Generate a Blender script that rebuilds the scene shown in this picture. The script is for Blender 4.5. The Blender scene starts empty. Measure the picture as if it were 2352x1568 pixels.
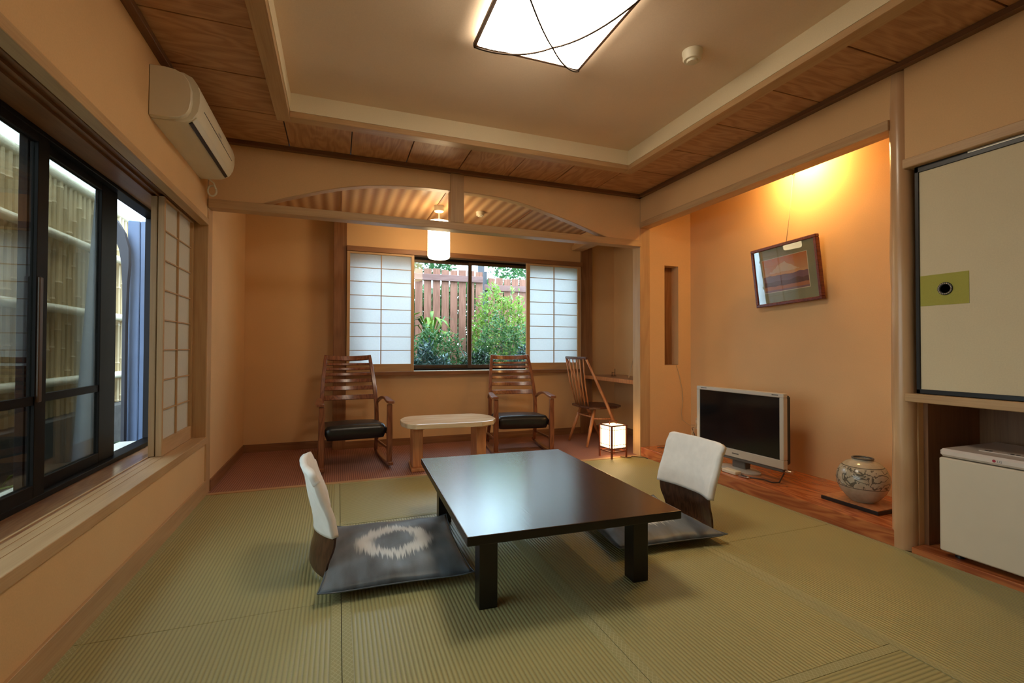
import bpy, bmesh, math, random
from mathutils import Vector, Matrix
R = math.radians
random.seed(7)
sc = bpy.context.scene
COL = sc.collection

# ------------------------------------------------------------------ camera, world, exposure
cam_d = bpy.data.cameras.new('camera'); cam = bpy.data.objects.new('camera', cam_d); COL.objects.link(cam)
cam_d.sensor_width = 36.0; cam_d.lens = 1082.2 / 2352 * 36.0
cam_d.clip_start = 0.02; cam_d.clip_end = 200
cam.matrix_world = Matrix.Translation((0, 0, 1.02)) @ Matrix.Rotation(R(-20.28), 4, 'Z') @ Matrix.Rotation(R(90.822), 4, 'X') @ Matrix.Rotation(R(0.15), 4, 'Z')
sc.camera = cam
sc.view_settings.view_transform = 'Standard'; sc.view_settings.look = 'None'
sc.view_settings.gamma = 1.0; sc.view_settings.use_curve_mapping = False
sc.view_settings.exposure = 0.0
w = bpy.data.worlds.new('sky'); sc.world = w; w.use_nodes = True
bg = w.node_tree.nodes['Background']
bg.inputs[0].default_value = (0.60, 0.80, 1.0, 1); bg.inputs[1].default_value = 10.5
sc.cycles.max_bounces = 10; sc.cycles.diffuse_bounces = 5; sc.cycles.glossy_bounces = 4
sc.cycles.transmission_bounces = 6; sc.cycles.transparent_max_bounces = 12
sc.cycles.sample_clamp_indirect = 6.0; sc.cycles.use_denoising = True
sun_d = bpy.data.lights.new('sun', 'SUN'); sun_d.energy = 3.0; sun_d.angle = R(20); sun_d.color = (1, .97, .9)
sun = bpy.data.objects.new('sun', sun_d); COL.objects.link(sun)
sun.rotation_euler = (R(28), R(18), 0)
def portal(name, loc, rot, sx, sy):
    d = bpy.data.lights.new(name, 'AREA'); d.shape = 'RECTANGLE'; d.size = sx; d.size_y = sy
    d.cycles.is_portal = True
    o = bpy.data.objects.new(name, d); COL.objects.link(o); o.location = loc; o.rotation_euler = rot
portal('portal_far', (1.42, 5.17, 1.39), (R(-90), 0, 0), 2.7, 1.3)
portal('portal_left', (-1.19, 2.6, 1.14), (0, R(-90), 0), 1.5, 2.4)
LAMP_MAIN, LAMP_PEND, LAMP_LANT, LAMP_TOKO = 1.0, 14.0, 7.0, 330.0
WARM = (1.0, 0.80, 0.54)

# ------------------------------------------------------------------ materials
def newmat(name):
    m = bpy.data.materials.new(name); m.use_nodes = True
    nt = m.node_tree; b = nt.nodes['Principled BSDF']
    return m, nt, b
def N(nt, t, **kw):
    n = nt.nodes.new(t)
    for k, v in kw.items():
        if k.startswith('i_'):
            key = k[2:]; key = int(key) if key.isdigit() else key
            n.inputs[key].default_value = v
        else: setattr(n, k, v)
    return n
def math_(nt, op, a, b=None, c=None):
    n = nt.nodes.new('ShaderNodeMath'); n.operation = op
    for i, v in enumerate((a, b, c)):
        if v is None: continue
        if isinstance(v, (int, float)): n.inputs[i].default_value = v
        else: nt.links.new(v, n.inputs[i])
    return n.outputs[0]
def ramp(nt, fac, stops, interp='LINEAR'):
    n = nt.nodes.new('ShaderNodeValToRGB'); n.color_ramp.interpolation = interp
    e = n.color_ramp.elements
    while len(e) > 1: e.remove(e[-1])
    e[0].position = stops[0][0]; e[0].color = (*stops[0][1], 1)
    for p, c in stops[1:]:
        k = e.new(p); k.color = (*c, 1)
    nt.links.new(fac, n.inputs[0]); return n.outputs[0]
def mixc(nt, fac, a, b):
    n = nt.nodes.new('ShaderNodeMix'); n.data_type = 'RGBA'
    for i, v in ((0, fac), (6, a), (7, b)):
        if isinstance(v, (int, float)): n.inputs[i].default_value = v
        elif isinstance(v, tuple): n.inputs[i].default_value = (*v, 1)
        else: nt.links.new(v, n.inputs[i])
    return n.outputs[2]
def bump(nt, b, h, strength=.3, dist=.01):
    n = nt.nodes.new('ShaderNodeBump'); n.inputs['Strength'].default_value = strength; n.inputs['Distance'].default_value = dist
    nt.links.new(h, n.inputs['Height']); nt.links.new(n.outputs[0], b.inputs['Normal'])
def coords(nt, kind='Object', scale=(1, 1, 1), rnd=0.0):
    tc = N(nt, 'ShaderNodeTexCoord'); out = tc.outputs[kind]
    if rnd:
        oi = N(nt, 'ShaderNodeObjectInfo'); v = N(nt, 'ShaderNodeVectorMath', operation='ADD')
        cb = N(nt, 'ShaderNodeCombineXYZ'); s = math_(nt, 'MULTIPLY', oi.outputs['Random'], rnd)
        for i in range(3): nt.links.new(s, cb.inputs[i])
        nt.links.new(out, v.inputs[0]); nt.links.new(cb.outputs[0], v.inputs[1]); out = v.outputs[0]
    mp = N(nt, 'ShaderNodeMapping'); mp.inputs['Scale'].default_value = scale
    nt.links.new(out, mp.inputs[0]); return mp.outputs[0]
def noise(nt, vec, scale=5, detail=3, rough=.5, dist=0):
    n = N(nt, 'ShaderNodeTexNoise'); n.inputs['Scale'].default_value = scale; n.inputs['Detail'].default_value = detail
    n.inputs['Roughness'].default_value = rough; n.inputs['Distortion'].default_value = dist
    nt.links.new(vec, n.inputs['Vector']); return n.outputs[0]
def plain(name, c, rough=.6, metal=0, var=.06, vs=8, spec=.5, coat=0):
    m, nt, b = newmat(name)
    v = noise(nt, coords(nt), vs, 3)
    d = tuple(x * (1 - var) for x in c); l = tuple(min(1, x * (1 + var)) for x in c)
    nt.links.new(ramp(nt, v, [(.3, d), (.7, l)]), b.inputs['Base Color'])
    b.inputs['Roughness'].default_value = rough; b.inputs['Metallic'].default_value = metal
    b.inputs['Specular IOR Level'].default_value = spec; b.inputs['Coat Weight'].default_value = coat
    return m
def wood(name, dark, light, axis='x', rings=14, scale=1.6, rough=.5, fine=1.0, rnd=0.0, stretch=7, coat=0, spec=.4, rw=.45):
    m, nt, b = newmat(name)
    s = [stretch] * 3; s['xyz'.index(axis)] = 1.0
    vec = coords(nt, 'Object', tuple(s), rnd)
    n1 = noise(nt, vec, scale, 2, .45, .25)
    r = math_(nt, 'SINE', math_(nt, 'MULTIPLY', n1, rings * 6.283))
    r = math_(nt, 'MULTIPLY_ADD', r, .5, .5)
    s2 = [90] * 3; s2['xyz'.index(axis)] = 2.5
    n2 = noise(nt, coords(nt, 'Object', tuple(s2), rnd), 1.5, 3, .6)
    f = math_(nt, 'ADD', math_(nt, 'MULTIPLY', r, rw), math_(nt, 'MULTIPLY', n2, (1 - rw) * fine))
    c = ramp(nt, f, [(.12, dark), (.45, tuple((a + bb) / 2 for a, bb in zip(dark, light))), (.85, light)])
    nt.links.new(c, b.inputs['Base Color'])
    b.inputs['Roughness'].default_value = rough; b.inputs['Coat Weight'].default_value = coat; b.inputs['Coat Roughness'].default_value = .15
    b.inputs['Specular IOR Level'].default_value = spec
    bump(nt, b, f, .12, .002)
    return m
def emit(name, c, s, c2=None):
    m = bpy.data.materials.new(name); m.use_nodes = True; nt = m.node_tree; nt.nodes.clear()
    e = N(nt, 'ShaderNodeEmission'); o = N(nt, 'ShaderNodeOutputMaterial')
    e.inputs[0].default_value = (*c, 1); e.inputs[1].default_value = s
    if c2:
        v = noise(nt, coords(nt), 14, 4, .7)
        nt.links.new(ramp(nt, v, [(.3, c2), (.7, c)]), e.inputs[0])
    nt.links.new(e.outputs[0], o.inputs[0]); return m
def glass(name, tint=(1, 1, 1), spec=1.0):
    m = bpy.data.materials.new(name); m.use_nodes = True; nt = m.node_tree; nt.nodes.clear()
    t = N(nt, 'ShaderNodeBsdfTransparent'); g = N(nt, 'ShaderNodeBsdfGlossy'); f = N(nt, 'ShaderNodeFresnel')
    t.inputs[0].default_value = (*tint, 1); g.inputs['Roughness'].default_value = .01; f.inputs[0].default_value = 1.5
    mx = N(nt, 'ShaderNodeMixShader'); o = N(nt, 'ShaderNodeOutputMaterial')
    nt.links.new(math_(nt, 'MULTIPLY', f.outputs[0], spec), mx.inputs[0])
    nt.links.new(t.outputs[0], mx.inputs[1]); nt.links.new(g.outputs[0], mx.inputs[2]); nt.links.new(mx.outputs[0], o.inputs[0])
    return m
def paper(name, c=(.86, .86, .84), trans=.6):
    m = bpy.data.materials.new(name); m.use_nodes = True; nt = m.node_tree; nt.nodes.clear()
    d = N(nt, 'ShaderNodeBsdfDiffuse'); t = N(nt, 'ShaderNodeBsdfTranslucent'); mx = N(nt, 'ShaderNodeMixShader'); o = N(nt, 'ShaderNodeOutputMaterial')
    v = ramp(nt, noise(nt, coords(nt), 60, 4, .7), [(.3, tuple(x * .95 for x in c)), (.7, c)])
    nt.links.new(v, d.inputs[0]); nt.links.new(v, t.inputs[0]); mx.inputs[0].default_value = trans
    nt.links.new(d.outputs[0], mx.inputs[1]); nt.links.new(t.outputs[0], mx.inputs[2]); nt.links.new(mx.outputs[0], o.inputs[0]); return m
def wallpaper(name, c):
    m, nt, b = newmat(name)
    v = noise(nt, coords(nt), 160, 4, .7); v2 = noise(nt, coords(nt), 3, 2)
    f = math_(nt, 'ADD', math_(nt, 'MULTIPLY', v, .6), math_(nt, 'MULTIPLY', v2, .4))
    nt.links.new(ramp(nt, f, [(.3, tuple(x * .93 for x in c)), (.7, tuple(x * 1.05 for x in c))]), b.inputs['Base Color'])
    b.inputs['Roughness'].default_value = .9; b.inputs['Specular IOR Level'].default_value = .2
    bump(nt, b, v, .25, .002); return m
def tatami(name, axis, c=(.375, .345, .155)):
    m, nt, b = newmat(name)
    tc = N(nt, 'ShaderNodeTexCoord'); sp = N(nt, 'ShaderNodeSeparateXYZ'); nt.links.new(tc.outputs['Object'], sp.inputs[0])
    u = sp.outputs[1] if axis == 'x' else sp.outputs[0]
    ribs = math_(nt, 'MULTIPLY_ADD', math_(nt, 'SINE', math_(nt, 'MULTIPLY', u, 2 * math.pi / .0152)), .5, .5)
    ribs = math_(nt, 'POWER', ribs, .6)
    sc_ = (26, 500, 1) if axis == 'y' else (500, 26, 1)
    v = noise(nt, coords(nt, 'Object', sc_), 1, 3, .6); v2 = noise(nt, coords(nt), 2.2, 3)
    f = math_(nt, 'ADD', math_(nt, 'MULTIPLY', ribs, .46), math_(nt, 'ADD', math_(nt, 'MULTIPLY', v, .34), math_(nt, 'MULTIPLY', v2, .2)))
    nt.links.new(ramp(nt, f, [(.1, tuple(x * .62 for x in c)), (.5, tuple(x * .95 for x in c)), (.85, tuple(x * 1.18 for x in c))]), b.inputs['Base Color'])
    b.inputs['Roughness'].default_value = .44; b.inputs['Specular IOR Level'].default_value = .5
    bump(nt, b, ribs, .55, .003); return m
def heri_mat(name):
    m, nt, b = newmat(name)
    tc = N(nt, 'ShaderNodeTexCoord'); sp = N(nt, 'ShaderNodeSeparateXYZ'); nt.links.new(tc.outputs['Object'], sp.inputs[0])
    k = 1 / .017
    def lines(x): return math_(nt, 'LESS_THAN', math_(nt, 'ABSOLUTE', math_(nt, 'SUBTRACT', math_(nt, 'FRACT', x), .5)), .09)
    a = lines(math_(nt, 'MULTIPLY', math_(nt, 'ADD', sp.outputs[0], math_(nt, 'MULTIPLY', sp.outputs[1], .7)), k))
    c = lines(math_(nt, 'MULTIPLY', math_(nt, 'SUBTRACT', sp.outputs[0], math_(nt, 'MULTIPLY', sp.outputs[1], .7)), k))
    nt.links.new(mixc(nt, math_(nt, 'MULTIPLY', math_(nt, 'MAXIMUM', a, c), .55), (.35, .325, .148), (.50, .47, .27)), b.inputs['Base Color'])
    b.inputs['Roughness'].default_value = .7; return m

WALLC = (.74, .475, .24)
M = {}
M['wall'] = wallpaper('wallpaper_tan', WALLC)
M['tray'] = wallpaper('ceiling_paper', (.84, .655, .485))
M['fascia'] = wallpaper('fascia_paper', (.80, .70, .50))
for ax in 'xyz':
    M['pine_' + ax] = wood('light_timber_' + ax, (.42, .245, .115), (.60, .39, .20), ax, 5, .9, .45, rw=.22)
    M['brown_' + ax] = wood('brown_timber_' + ax, (.17, .07, .028), (.33, .155, .068), ax, 6, 1.0, .45, rw=.22)
    M['dkbrown_' + ax] = wood('crown_timber_' + ax, (.14, .062, .026), (.22, .105, .048), ax, 6, 1.0, .5, rw=.2)
M['panelx'] = wood('ceiling_board_x', (.33, .145, .058), (.62, .35, .175), 'x', 8, 1.8, .5, 1, 20, 3.6, rw=.30)
M['panely'] = wood('ceiling_board_y', (.33, .145, .058), (.62, .35, .175), 'y', 8, 1.8, .5, 1, 20, 3.6, rw=.30)
M['sill'] = wood('glossy_sill', (.22, .085, .035), (.36, .18, .08), 'y', 12, 1.5, .3, 1, 0, 7, .5)
M['toko'] = wood('red_board', (.30, .065, .022), (.58, .20, .065), 'y', 9, 1.3, .25, 1, 0, 6, .5)
M['log'] = wood('polished_log', (.52, .30, .15), (.68, .45, .25), 'z', 5, .9, .3, .6, 0, 3, .3)
M['tat_x'] = tatami('tatami_x', 'x'); M['tat_y'] = tatami('tatami_y', 'y')
M['heri'] = heri_mat('tatami_edging')
M['black_frame'] = plain('dark_bronze', (.007, .0045, .0035), .5, 0, .1, 8, .1)
M['bronze'] = plain('bronze_sash', (.07, .038, .02), .35, .2, .1)
M['alu'] = plain('pale_sill_metal', (.75, .72, .62), .4)
M['glass'] = glass('window_glass', (.60, .60, .55), .5)
M['glass2'] = glass('clear_glass', (.93, .96, .95), .5)
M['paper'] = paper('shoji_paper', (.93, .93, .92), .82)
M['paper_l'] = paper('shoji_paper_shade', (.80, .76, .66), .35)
M['lacquer'] = wood('dark_lacquer', (.007, .0035, .003), (.017, .007, .005), 'y', 8, 1.5, .24, 1, 0, 7, .8, 1.0)
_lb = M['lacquer'].node_tree.nodes['Principled BSDF']; _lb.inputs['Coat IOR'].default_value = 1.75; _lb.inputs['Coat Roughness'].default_value = .22
M['lacquer_leg'] = plain('dark_lacquer_leg', (.006, .004, .004), .35)
M['leather'] = plain('black_leather', (.010, .012, .013), .33, 0, .2, 40, .6)
M['chairwood'] = wood('walnut', (.14, .04, .018), (.30, .105, .045), 'z', 8, 2, .3, 1, 0, 6, .4)
M['orangewood'] = wood('orange_timber', (.42, .15, .055), (.62, .27, .11), 'z', 7, 1.5, .35, 1, 0, 6, .2)
M['darkseat'] = wood('dark_seat', (.06, .022, .012), (.13, .045, .022), 'x', 7, 1.5, .3, 1)
M['cloth'] = plain('white_cover', (.90, .86, .81), .85, 0, .04, 20, .2)
M['plywood'] = wood('plywood', (.05, .022, .012), (.13, .06, .03), 'z', 6, 3, .3, 1)
M['white_plastic'] = plain('ivory_plastic', (.74, .68, .52), .4, 0, .02)
M['cream_plastic'] = plain('fridge_enamel', (.72, .64, .50), .35, 0, .02)
M['fridge_top'] = plain('fridge_lid', (.76, .67, .60), .3, 0, .02)
M['silver'] = plain('silver_plastic', (.62, .58, .50), .35, .3, .03)
M['chrome'] = plain('chrome', (.7, .7, .7), .15, 1, .02)
M['black'] = plain('black_plastic', (.012, .012, .013), .4, 0, .1)
M['screen'] = plain('screen', (.006, .006, .007), .12, 0, .1)
M['darkgrey'] = plain('grey_plastic', (.10, .09, .08), .5, 0, .1)
M['white'] = plain('white_paint', (.82, .82, .80), .5, 0, .02)
M['grey'] = plain('grey_print', (.25, .25, .25), .5)
M['red'] = plain('red_print', (.45, .03, .06), .5)
M['lantwood'] = wood('lantern_wood', (.13, .03, .015), (.26, .07, .03), 'z', 6, 3, .4)
M['fusuma'] = wallpaper('sliding_door_paper', (.72, .62, .42))
M['handpaper'] = wallpaper('green_patch', (.42, .40, .09))
M['cord'] = plain('cord_beige', (.55, .42, .25), .6); M['cord_dark'] = plain('cord_dark', (.06, .035, .02), .6)
M['concrete'] = plain('dark_concrete', (.075, .07, .06), .9, 0, .3, 10)
M['soil'] = plain('soil', (.06, .06, .035), .95, 0, .4, 6)
M['fence_back'] = plain('dark_fence_backing', (.09, .06, .035), .9)
M['polepaint'] = plain('pole_paint', (.20, .24, .31), .7)
M['bluewall'] = plain('pale_siding', (.15, .20, .31), .7, 0, .05)
M['bamboo'] = plain('bamboo', (.50, .41, .24), .5, 0, .18, 3)
M['bamboo_pale'] = plain('bamboo_pale', (.78, .74, .56), .5, 0, .1, 5)
M['fence'] = wood('red_fence', (.16, .066, .042), (.26, .118, .08), 'z', 6, 1.2, .8, 1, 9)
M['fence_rail'] = wood('fence_rail', (.14, .07, .06), (.20, .11, .10), 'x', 6, 1.2, .8)
M['greypost'] = plain('grey_post', (.07, .07, .08), .8)

# carpet: fine reddish ribs
m, nt, b = newmat('ribbed_carpet')
tc = N(nt, 'ShaderNodeTexCoord'); sp = N(nt, 'ShaderNodeSeparateXYZ'); nt.links.new(tc.outputs['Object'], sp.inputs[0])
rb = math_(nt, 'MULTIPLY_ADD', math_(nt, 'SINE', math_(nt, 'MULTIPLY', sp.outputs[0], 2 * math.pi / .016)), .5, .5)
rv = noise(nt, coords(nt), 90, 3)
ff = math_(nt, 'ADD', math_(nt, 'MULTIPLY', rb, .55), math_(nt, 'MULTIPLY', rv, .45))
nt.links.new(ramp(nt, ff, [(.15, (.20, .075, .05)), (.85, (.44, .21, .15))]), b.inputs['Base Color'])
b.inputs['Roughness'].default_value = .55; bump(nt, b, rb, .5, .003); M['carpet'] = m
# woven alcove ceiling
m, nt, b = newmat('woven_board')
tc = N(nt, 'ShaderNodeTexCoord'); sp = N(nt, 'ShaderNodeSeparateXYZ'); nt.links.new(tc.outputs['Object'], sp.inputs[0])
wb = math_(nt, 'MULTIPLY_ADD', math_(nt, 'SINE', math_(nt, 'MULTIPLY', sp.outputs[0], 2 * math.pi / .105)), .5, .5)
ws = math_(nt, 'MULTIPLY_ADD', math_(nt, 'SINE', math_(nt, 'MULTIPLY', sp.outputs[1], 2 * math.pi / .022)), .5, .5)
ff = math_(nt, 'ADD', math_(nt, 'MULTIPLY', wb, .7), math_(nt, 'MULTIPLY', ws, .3))
nt.links.new(ramp(nt, ff, [(.1, (.34, .16, .07)), (.9, (.66, .42, .21))]), b.inputs['Base Color'])
b.inputs['Roughness'].default_value = .45; bump(nt, b, wb, .5, .01); M['woven'] = m
# ikat cushion cover
def ikat(name):
    m, nt, b = newmat(name)
    tc = N(nt, 'ShaderNodeTexCoord'); sp = N(nt, 'ShaderNodeSeparateXYZ'); nt.links.new(tc.outputs['Object'], sp.inputs[0])
    fr = noise(nt, coords(nt, 'Object', (110, 3, 1)), 1, 3, .7)
    yy = math_(nt, 'ADD', sp.outputs[1], math_(nt, 'MULTIPLY', math_(nt, 'SUBTRACT', fr, .5), .22))
    rr = math_(nt, 'SQRT', math_(nt, 'ADD', math_(nt, 'POWER', math_(nt, 'ABSOLUTE', sp.outputs[0]), 2), math_(nt, 'POWER', math_(nt, 'ABSOLUTE', yy), 2)))
    d = math_(nt, 'ABSOLUTE', math_(nt, 'SUBTRACT', rr, .140))
    f = ramp(nt, d, [(0, (1, 1, 1)), (.026, (.9, .9, .9)), (.052, (0, 0, 0))])
    base = ramp(nt, noise(nt, coords(nt, 'Object', (9, 2.5, 1)), 1.5, 3), [(.35, (.045, .055, .062)), (.6, (.10, .13, .155)), (.8, (.14, .18, .22))])
    nt.links.new(mixc(nt, f, base, (.66, .68, .66)), b.inputs['Base Color'])
    b.inputs['Roughness'].default_value = .45; b.inputs['Sheen Weight'].default_value = .3
    bump(nt, b, noise(nt, coords(nt), 260, 2), .15, .002); return m
M['ikat'] = ikat('ikat_cover')
# vase glaze
m, nt, b = newmat('painted_glaze')
tc = N(nt, 'ShaderNodeTexCoord'); sp = N(nt, 'ShaderNodeSeparateXYZ'); nt.links.new(tc.outputs['Object'], sp.inputs[0])
n1 = noise(nt, coords(nt), 11, 2, .5, 1.6)
ln = math_(nt, 'LESS_THAN', math_(nt, 'ABSOLUTE', math_(nt, 'SUBTRACT', n1, .5)), .028)
ln2 = math_(nt, 'GREATER_THAN', noise(nt, coords(nt), 14, 3, .6, .5), .67)
band = math_(nt, 'MULTIPLY', math_(nt, 'GREATER_THAN', sp.outputs[2], .095), math_(nt, 'LESS_THAN', sp.outputs[2], .205))
rl = math_(nt, 'LESS_THAN', math_(nt, 'ABSOLUTE', math_(nt, 'SUBTRACT', sp.outputs[2], .093)), .0025)
rl2 = math_(nt, 'LESS_THAN', math_(nt, 'ABSOLUTE', math_(nt, 'SUBTRACT', sp.outputs[2], .21)), .002)
mk = math_(nt, 'MAXIMUM', math_(nt, 'MULTIPLY', math_(nt, 'MAXIMUM', ln, ln2), band), math_(nt, 'MAXIMUM', rl, rl2))
gl = ramp(nt, noise(nt, coords(nt), 9, 4, .7), [(.3, (.34, .29, .20)), (.7, (.52, .47, .36))])
nt.links.new(mixc(nt, math_(nt, 'MULTIPLY', mk, .85), gl, (.07, .065, .05)), b.inputs['Base Color'])
b.inputs['Roughness'].default_value = .18; M['glaze'] = m
# landscape painting (local x across -.5..1, z up)
m, nt, b = newmat('mountain_painting')
tc = N(nt, 'ShaderNodeTexCoord'); sp = N(nt, 'ShaderNodeSeparateXYZ'); nt.links.new(tc.outputs['Generated'], sp.inputs[0])
u, v = math_(nt, 'SUBTRACT', 1.0, sp.outputs[1]), sp.outputs[2]
def ridge(k, amp, base, seed, det=4):
    cb = N(nt, 'ShaderNodeCombineXYZ'); nt.links.new(math_(nt, 'MULTIPLY_ADD', u, k, seed), cb.inputs[0])
    return math_(nt, 'MULTIPLY_ADD', noise(nt, cb.outputs[0], 1, det, .55), amp, base)
skyc = ramp(nt, v, [(.5, (.72, .38, .17)), (1, (.66, .20, .05))])
peak = math_(nt, 'SUBTRACT', .86, math_(nt, 'MULTIPLY', math_(nt, 'ABSOLUTE', math_(nt, 'SUBTRACT', u, .48)), .85))
peak = math_(nt, 'MULTIPLY_ADD', ridge(16, .24, -.06, 3), 1, math_(nt, 'SUBTRACT', peak, .06))
c = mixc(nt, math_(nt, 'LESS_THAN', v, peak), skyc, (.80, .56, .34))
c = mixc(nt, math_(nt, 'LESS_THAN', v, ridge(6, .16, .48, 1)), c, ramp(nt, v, [(.5, (.78, .40, .18)), (.75, (.60, .34, .16))]))
c = mixc(nt, math_(nt, 'LESS_THAN', v, ridge(4, .16, .40, 8)), c, (.26, .13, .15))
c = mixc(nt, math_(nt, 'LESS_THAN', v, ridge(3, .3, .16, 15)), c, (.17, .07, .06))
c = mixc(nt, math_(nt, 'LESS_THAN', v, ridge(5, .12, .10, 22)), c, (.55, .20, .09))
c = mixc(nt, math_(nt, 'LESS_THAN', v, ridge(2, .05, .03, 30)), c, (.30, .15, .16))
nt.links.new(c, b.inputs['Base Color']); b.inputs['Roughness'].default_value = .5; M['painting'] = m
M['mat_board'] = plain('mat_board', (.33, .31, .19), .8)
M['frame_wood'] = wood('frame_wood', (.09, .02, .012), (.20, .05, .03), 'x', 6, 3, .3)
def leafmat(name, c1, c2, tr=.35):
    m = bpy.data.materials.new(name); m.use_nodes = True; nt = m.node_tree; nt.nodes.clear()
    d = N(nt, 'ShaderNodeBsdfPrincipled'); t = N(nt, 'ShaderNodeBsdfTranslucent'); mx = N(nt, 'ShaderNodeMixShader'); o = N(nt, 'ShaderNodeOutputMaterial')
    col = ramp(nt, noise(nt, coords(nt), 9, 3), [(.35, c1), (.65, c2)])
    nt.links.new(col, d.inputs['Base Color']); nt.links.new(col, t.inputs[0]); d.inputs['Roughness'].default_value = .35
    mx.inputs[0].default_value = tr; nt.links.new(d.outputs[0], mx.inputs[1]); nt.links.new(t.outputs[0], mx.inputs[2]); nt.links.new(mx.outputs[0], o.inputs[0]); return m
M['leaf_dark'] = leafmat('leaf_dark', (.010, .032, .018), (.025, .075, .03))
M['leaf_mid'] = leafmat('leaf_mid', (.035, .11, .038), (.10, .24, .07))
M['leaf_lime'] = leafmat('leaf_lime', (.13, .25, .045), (.28, .43, .07), .4)
M['leaf_blue'] = leafmat('leaf_blue', (.022, .065, .055), (.08, .17, .155), .12)

# ------------------------------------------------------------------ mesh helpers
def box(bm, x0, x1, y0, y1, z0, z1, mtx=None):
    vs = [bm.verts.new(Vector(p) if mtx is None else mtx @ Vector(p)) for p in
          ((x0, y0, z0), (x1, y0, z0), (x1, y1, z0), (x0, y1, z0), (x0, y0, z1), (x1, y0, z1), (x1, y1, z1), (x0, y1, z1))]
    for f in ((0, 3, 2, 1), (4, 5, 6, 7), (0, 1, 5, 4), (1, 2, 6, 5), (2, 3, 7, 6), (3, 0, 4, 7)):
        bm.faces.new([vs[i] for i in f])
def frame_at(t):
    t = t.normalized(); up = Vector((0, 0, 1)) if abs(t.z) < .95 else Vector((1, 0, 0))
    a = t.cross(up).normalized(); return a, a.cross(t).normalized()
def tube(bm, pts, r, n=10, sx=1.0):
    pts = [Vector(p) for p in pts]; rs = r if isinstance(r, (list, tuple)) else [r] * len(pts)
    rings = []; a = None
    for i, p in enumerate(pts):
        t = (pts[min(i + 1, len(pts) - 1)] - pts[max(i - 1, 0)])
        if a is None: a, b_ = frame_at(t)
        else:
            t2 = t.normalized(); a = (a - t2 * a.dot(t2)).normalized(); b_ = a.cross(t2).normalized()
        rings.append([bm.verts.new(p + (a * math.cos(k * 2 * math.pi / n) * sx + b_ * math.sin(k * 2 * math.pi / n)) * rs[i]) for k in range(n)])
    for A, B in zip(rings, rings[1:]):
        for k in range(n): bm.faces.new((A[k], A[(k + 1) % n], B[(k + 1) % n], B[k]))
    bm.faces.new(rings[0][::-1]); bm.faces.new(rings[-1])
def bar(bm, p0, p1, w, h, w1=None, h1=None, side=None):
    p0, p1 = Vector(p0), Vector(p1); t = (p1 - p0).normalized()
    if side is None: a, b_ = frame_at(t)
    else:
        a = Vector(side); a = (a - t * a.dot(t)).normalized(); b_ = a.cross(t).normalized()
    w1 = w if w1 is None else w1; h1 = h if h1 is None else h1
    q = []
    for p, ww, hh in ((p0, w, h), (p1, w1, h1)):
        q.append([bm.verts.new(p + a * ww / 2 * sx + b_ * hh / 2 * sy) for sx, sy in ((-1, -1), (1, -1), (1, 1), (-1, 1))])
    for k in range(4): bm.faces.new((q[0][k], q[0][(k + 1) % 4], q[1][(k + 1) % 4], q[1][k]))
    bm.faces.new(q[0][::-1]); bm.faces.new(q[1])
def ribbon(bm, pts, w, h, side):
    """rectangular section swept along pts; w along `side`, h across"""
    pts = [Vector(p) for p in pts]; side = Vector(side); rings = []
    for i, p in enumerate(pts):
        t = (pts[min(i + 1, len(pts) - 1)] - pts[max(i - 1, 0)]).normalized()
        a = (side - t * side.dot(t)).normalized(); b_ = a.cross(t).normalized()
        ww = w[i] if isinstance(w, list) else w; hh = h[i] if isinstance(h, list) else h
        rings.append([bm.verts.new(p + a * ww / 2 * sx + b_ * hh / 2 * sy) for sx, sy in ((-1, -1), (1, -1), (1, 1), (-1, 1))])
    for A, B in zip(rings, rings[1:]):
        for k in range(4): bm.faces.new((A[k], A[(k + 1) % 4], B[(k + 1) % 4], B[k]))
    bm.faces.new(rings[0][::-1]); bm.faces.new(rings[-1])
def lathe(bm, prof, cx=0, cy=0, n=32, cz=0):
    rings = []
    for r, z in prof:
        if r < 1e-5: rings.append([bm.verts.new((cx, cy, cz + z))])
        else: rings.append([bm.verts.new((cx + r * math.cos(k * 2 * math.pi / n), cy + r * math.sin(k * 2 * math.pi / n), cz + z)) for k in range(n)])
    for A, B in zip(rings, rings[1:]):
        for k in range(n):
            k2 = (k + 1) % n
            if len(A) == 1 and len(B) == 1: continue
            if len(A) == 1: bm.faces.new((A[0], B[k2], B[k]))
            elif len(B) == 1: bm.faces.new((A[k], A[k2], B[0]))
            else: bm.faces.new((A[k], A[k2], B[k2], B[k]))
def prism(bm, poly, axis, t0, t1):
    def P(a, b_, t): return {'x': (t, a, b_), 'y': (a, t, b_), 'z': (a, b_, t)}[axis]
    A = [bm.verts.new(P(a, b_, t0)) for a, b_ in poly]; B = [bm.verts.new(P(a, b_, t1)) for a, b_ in poly]
    n = len(poly)
    for k in range(n): bm.faces.new((A[k], A[(k + 1) % n], B[(k + 1) % n], B[k]))
    bm.faces.new(A[::-1]); bm.faces.new(B)
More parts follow.
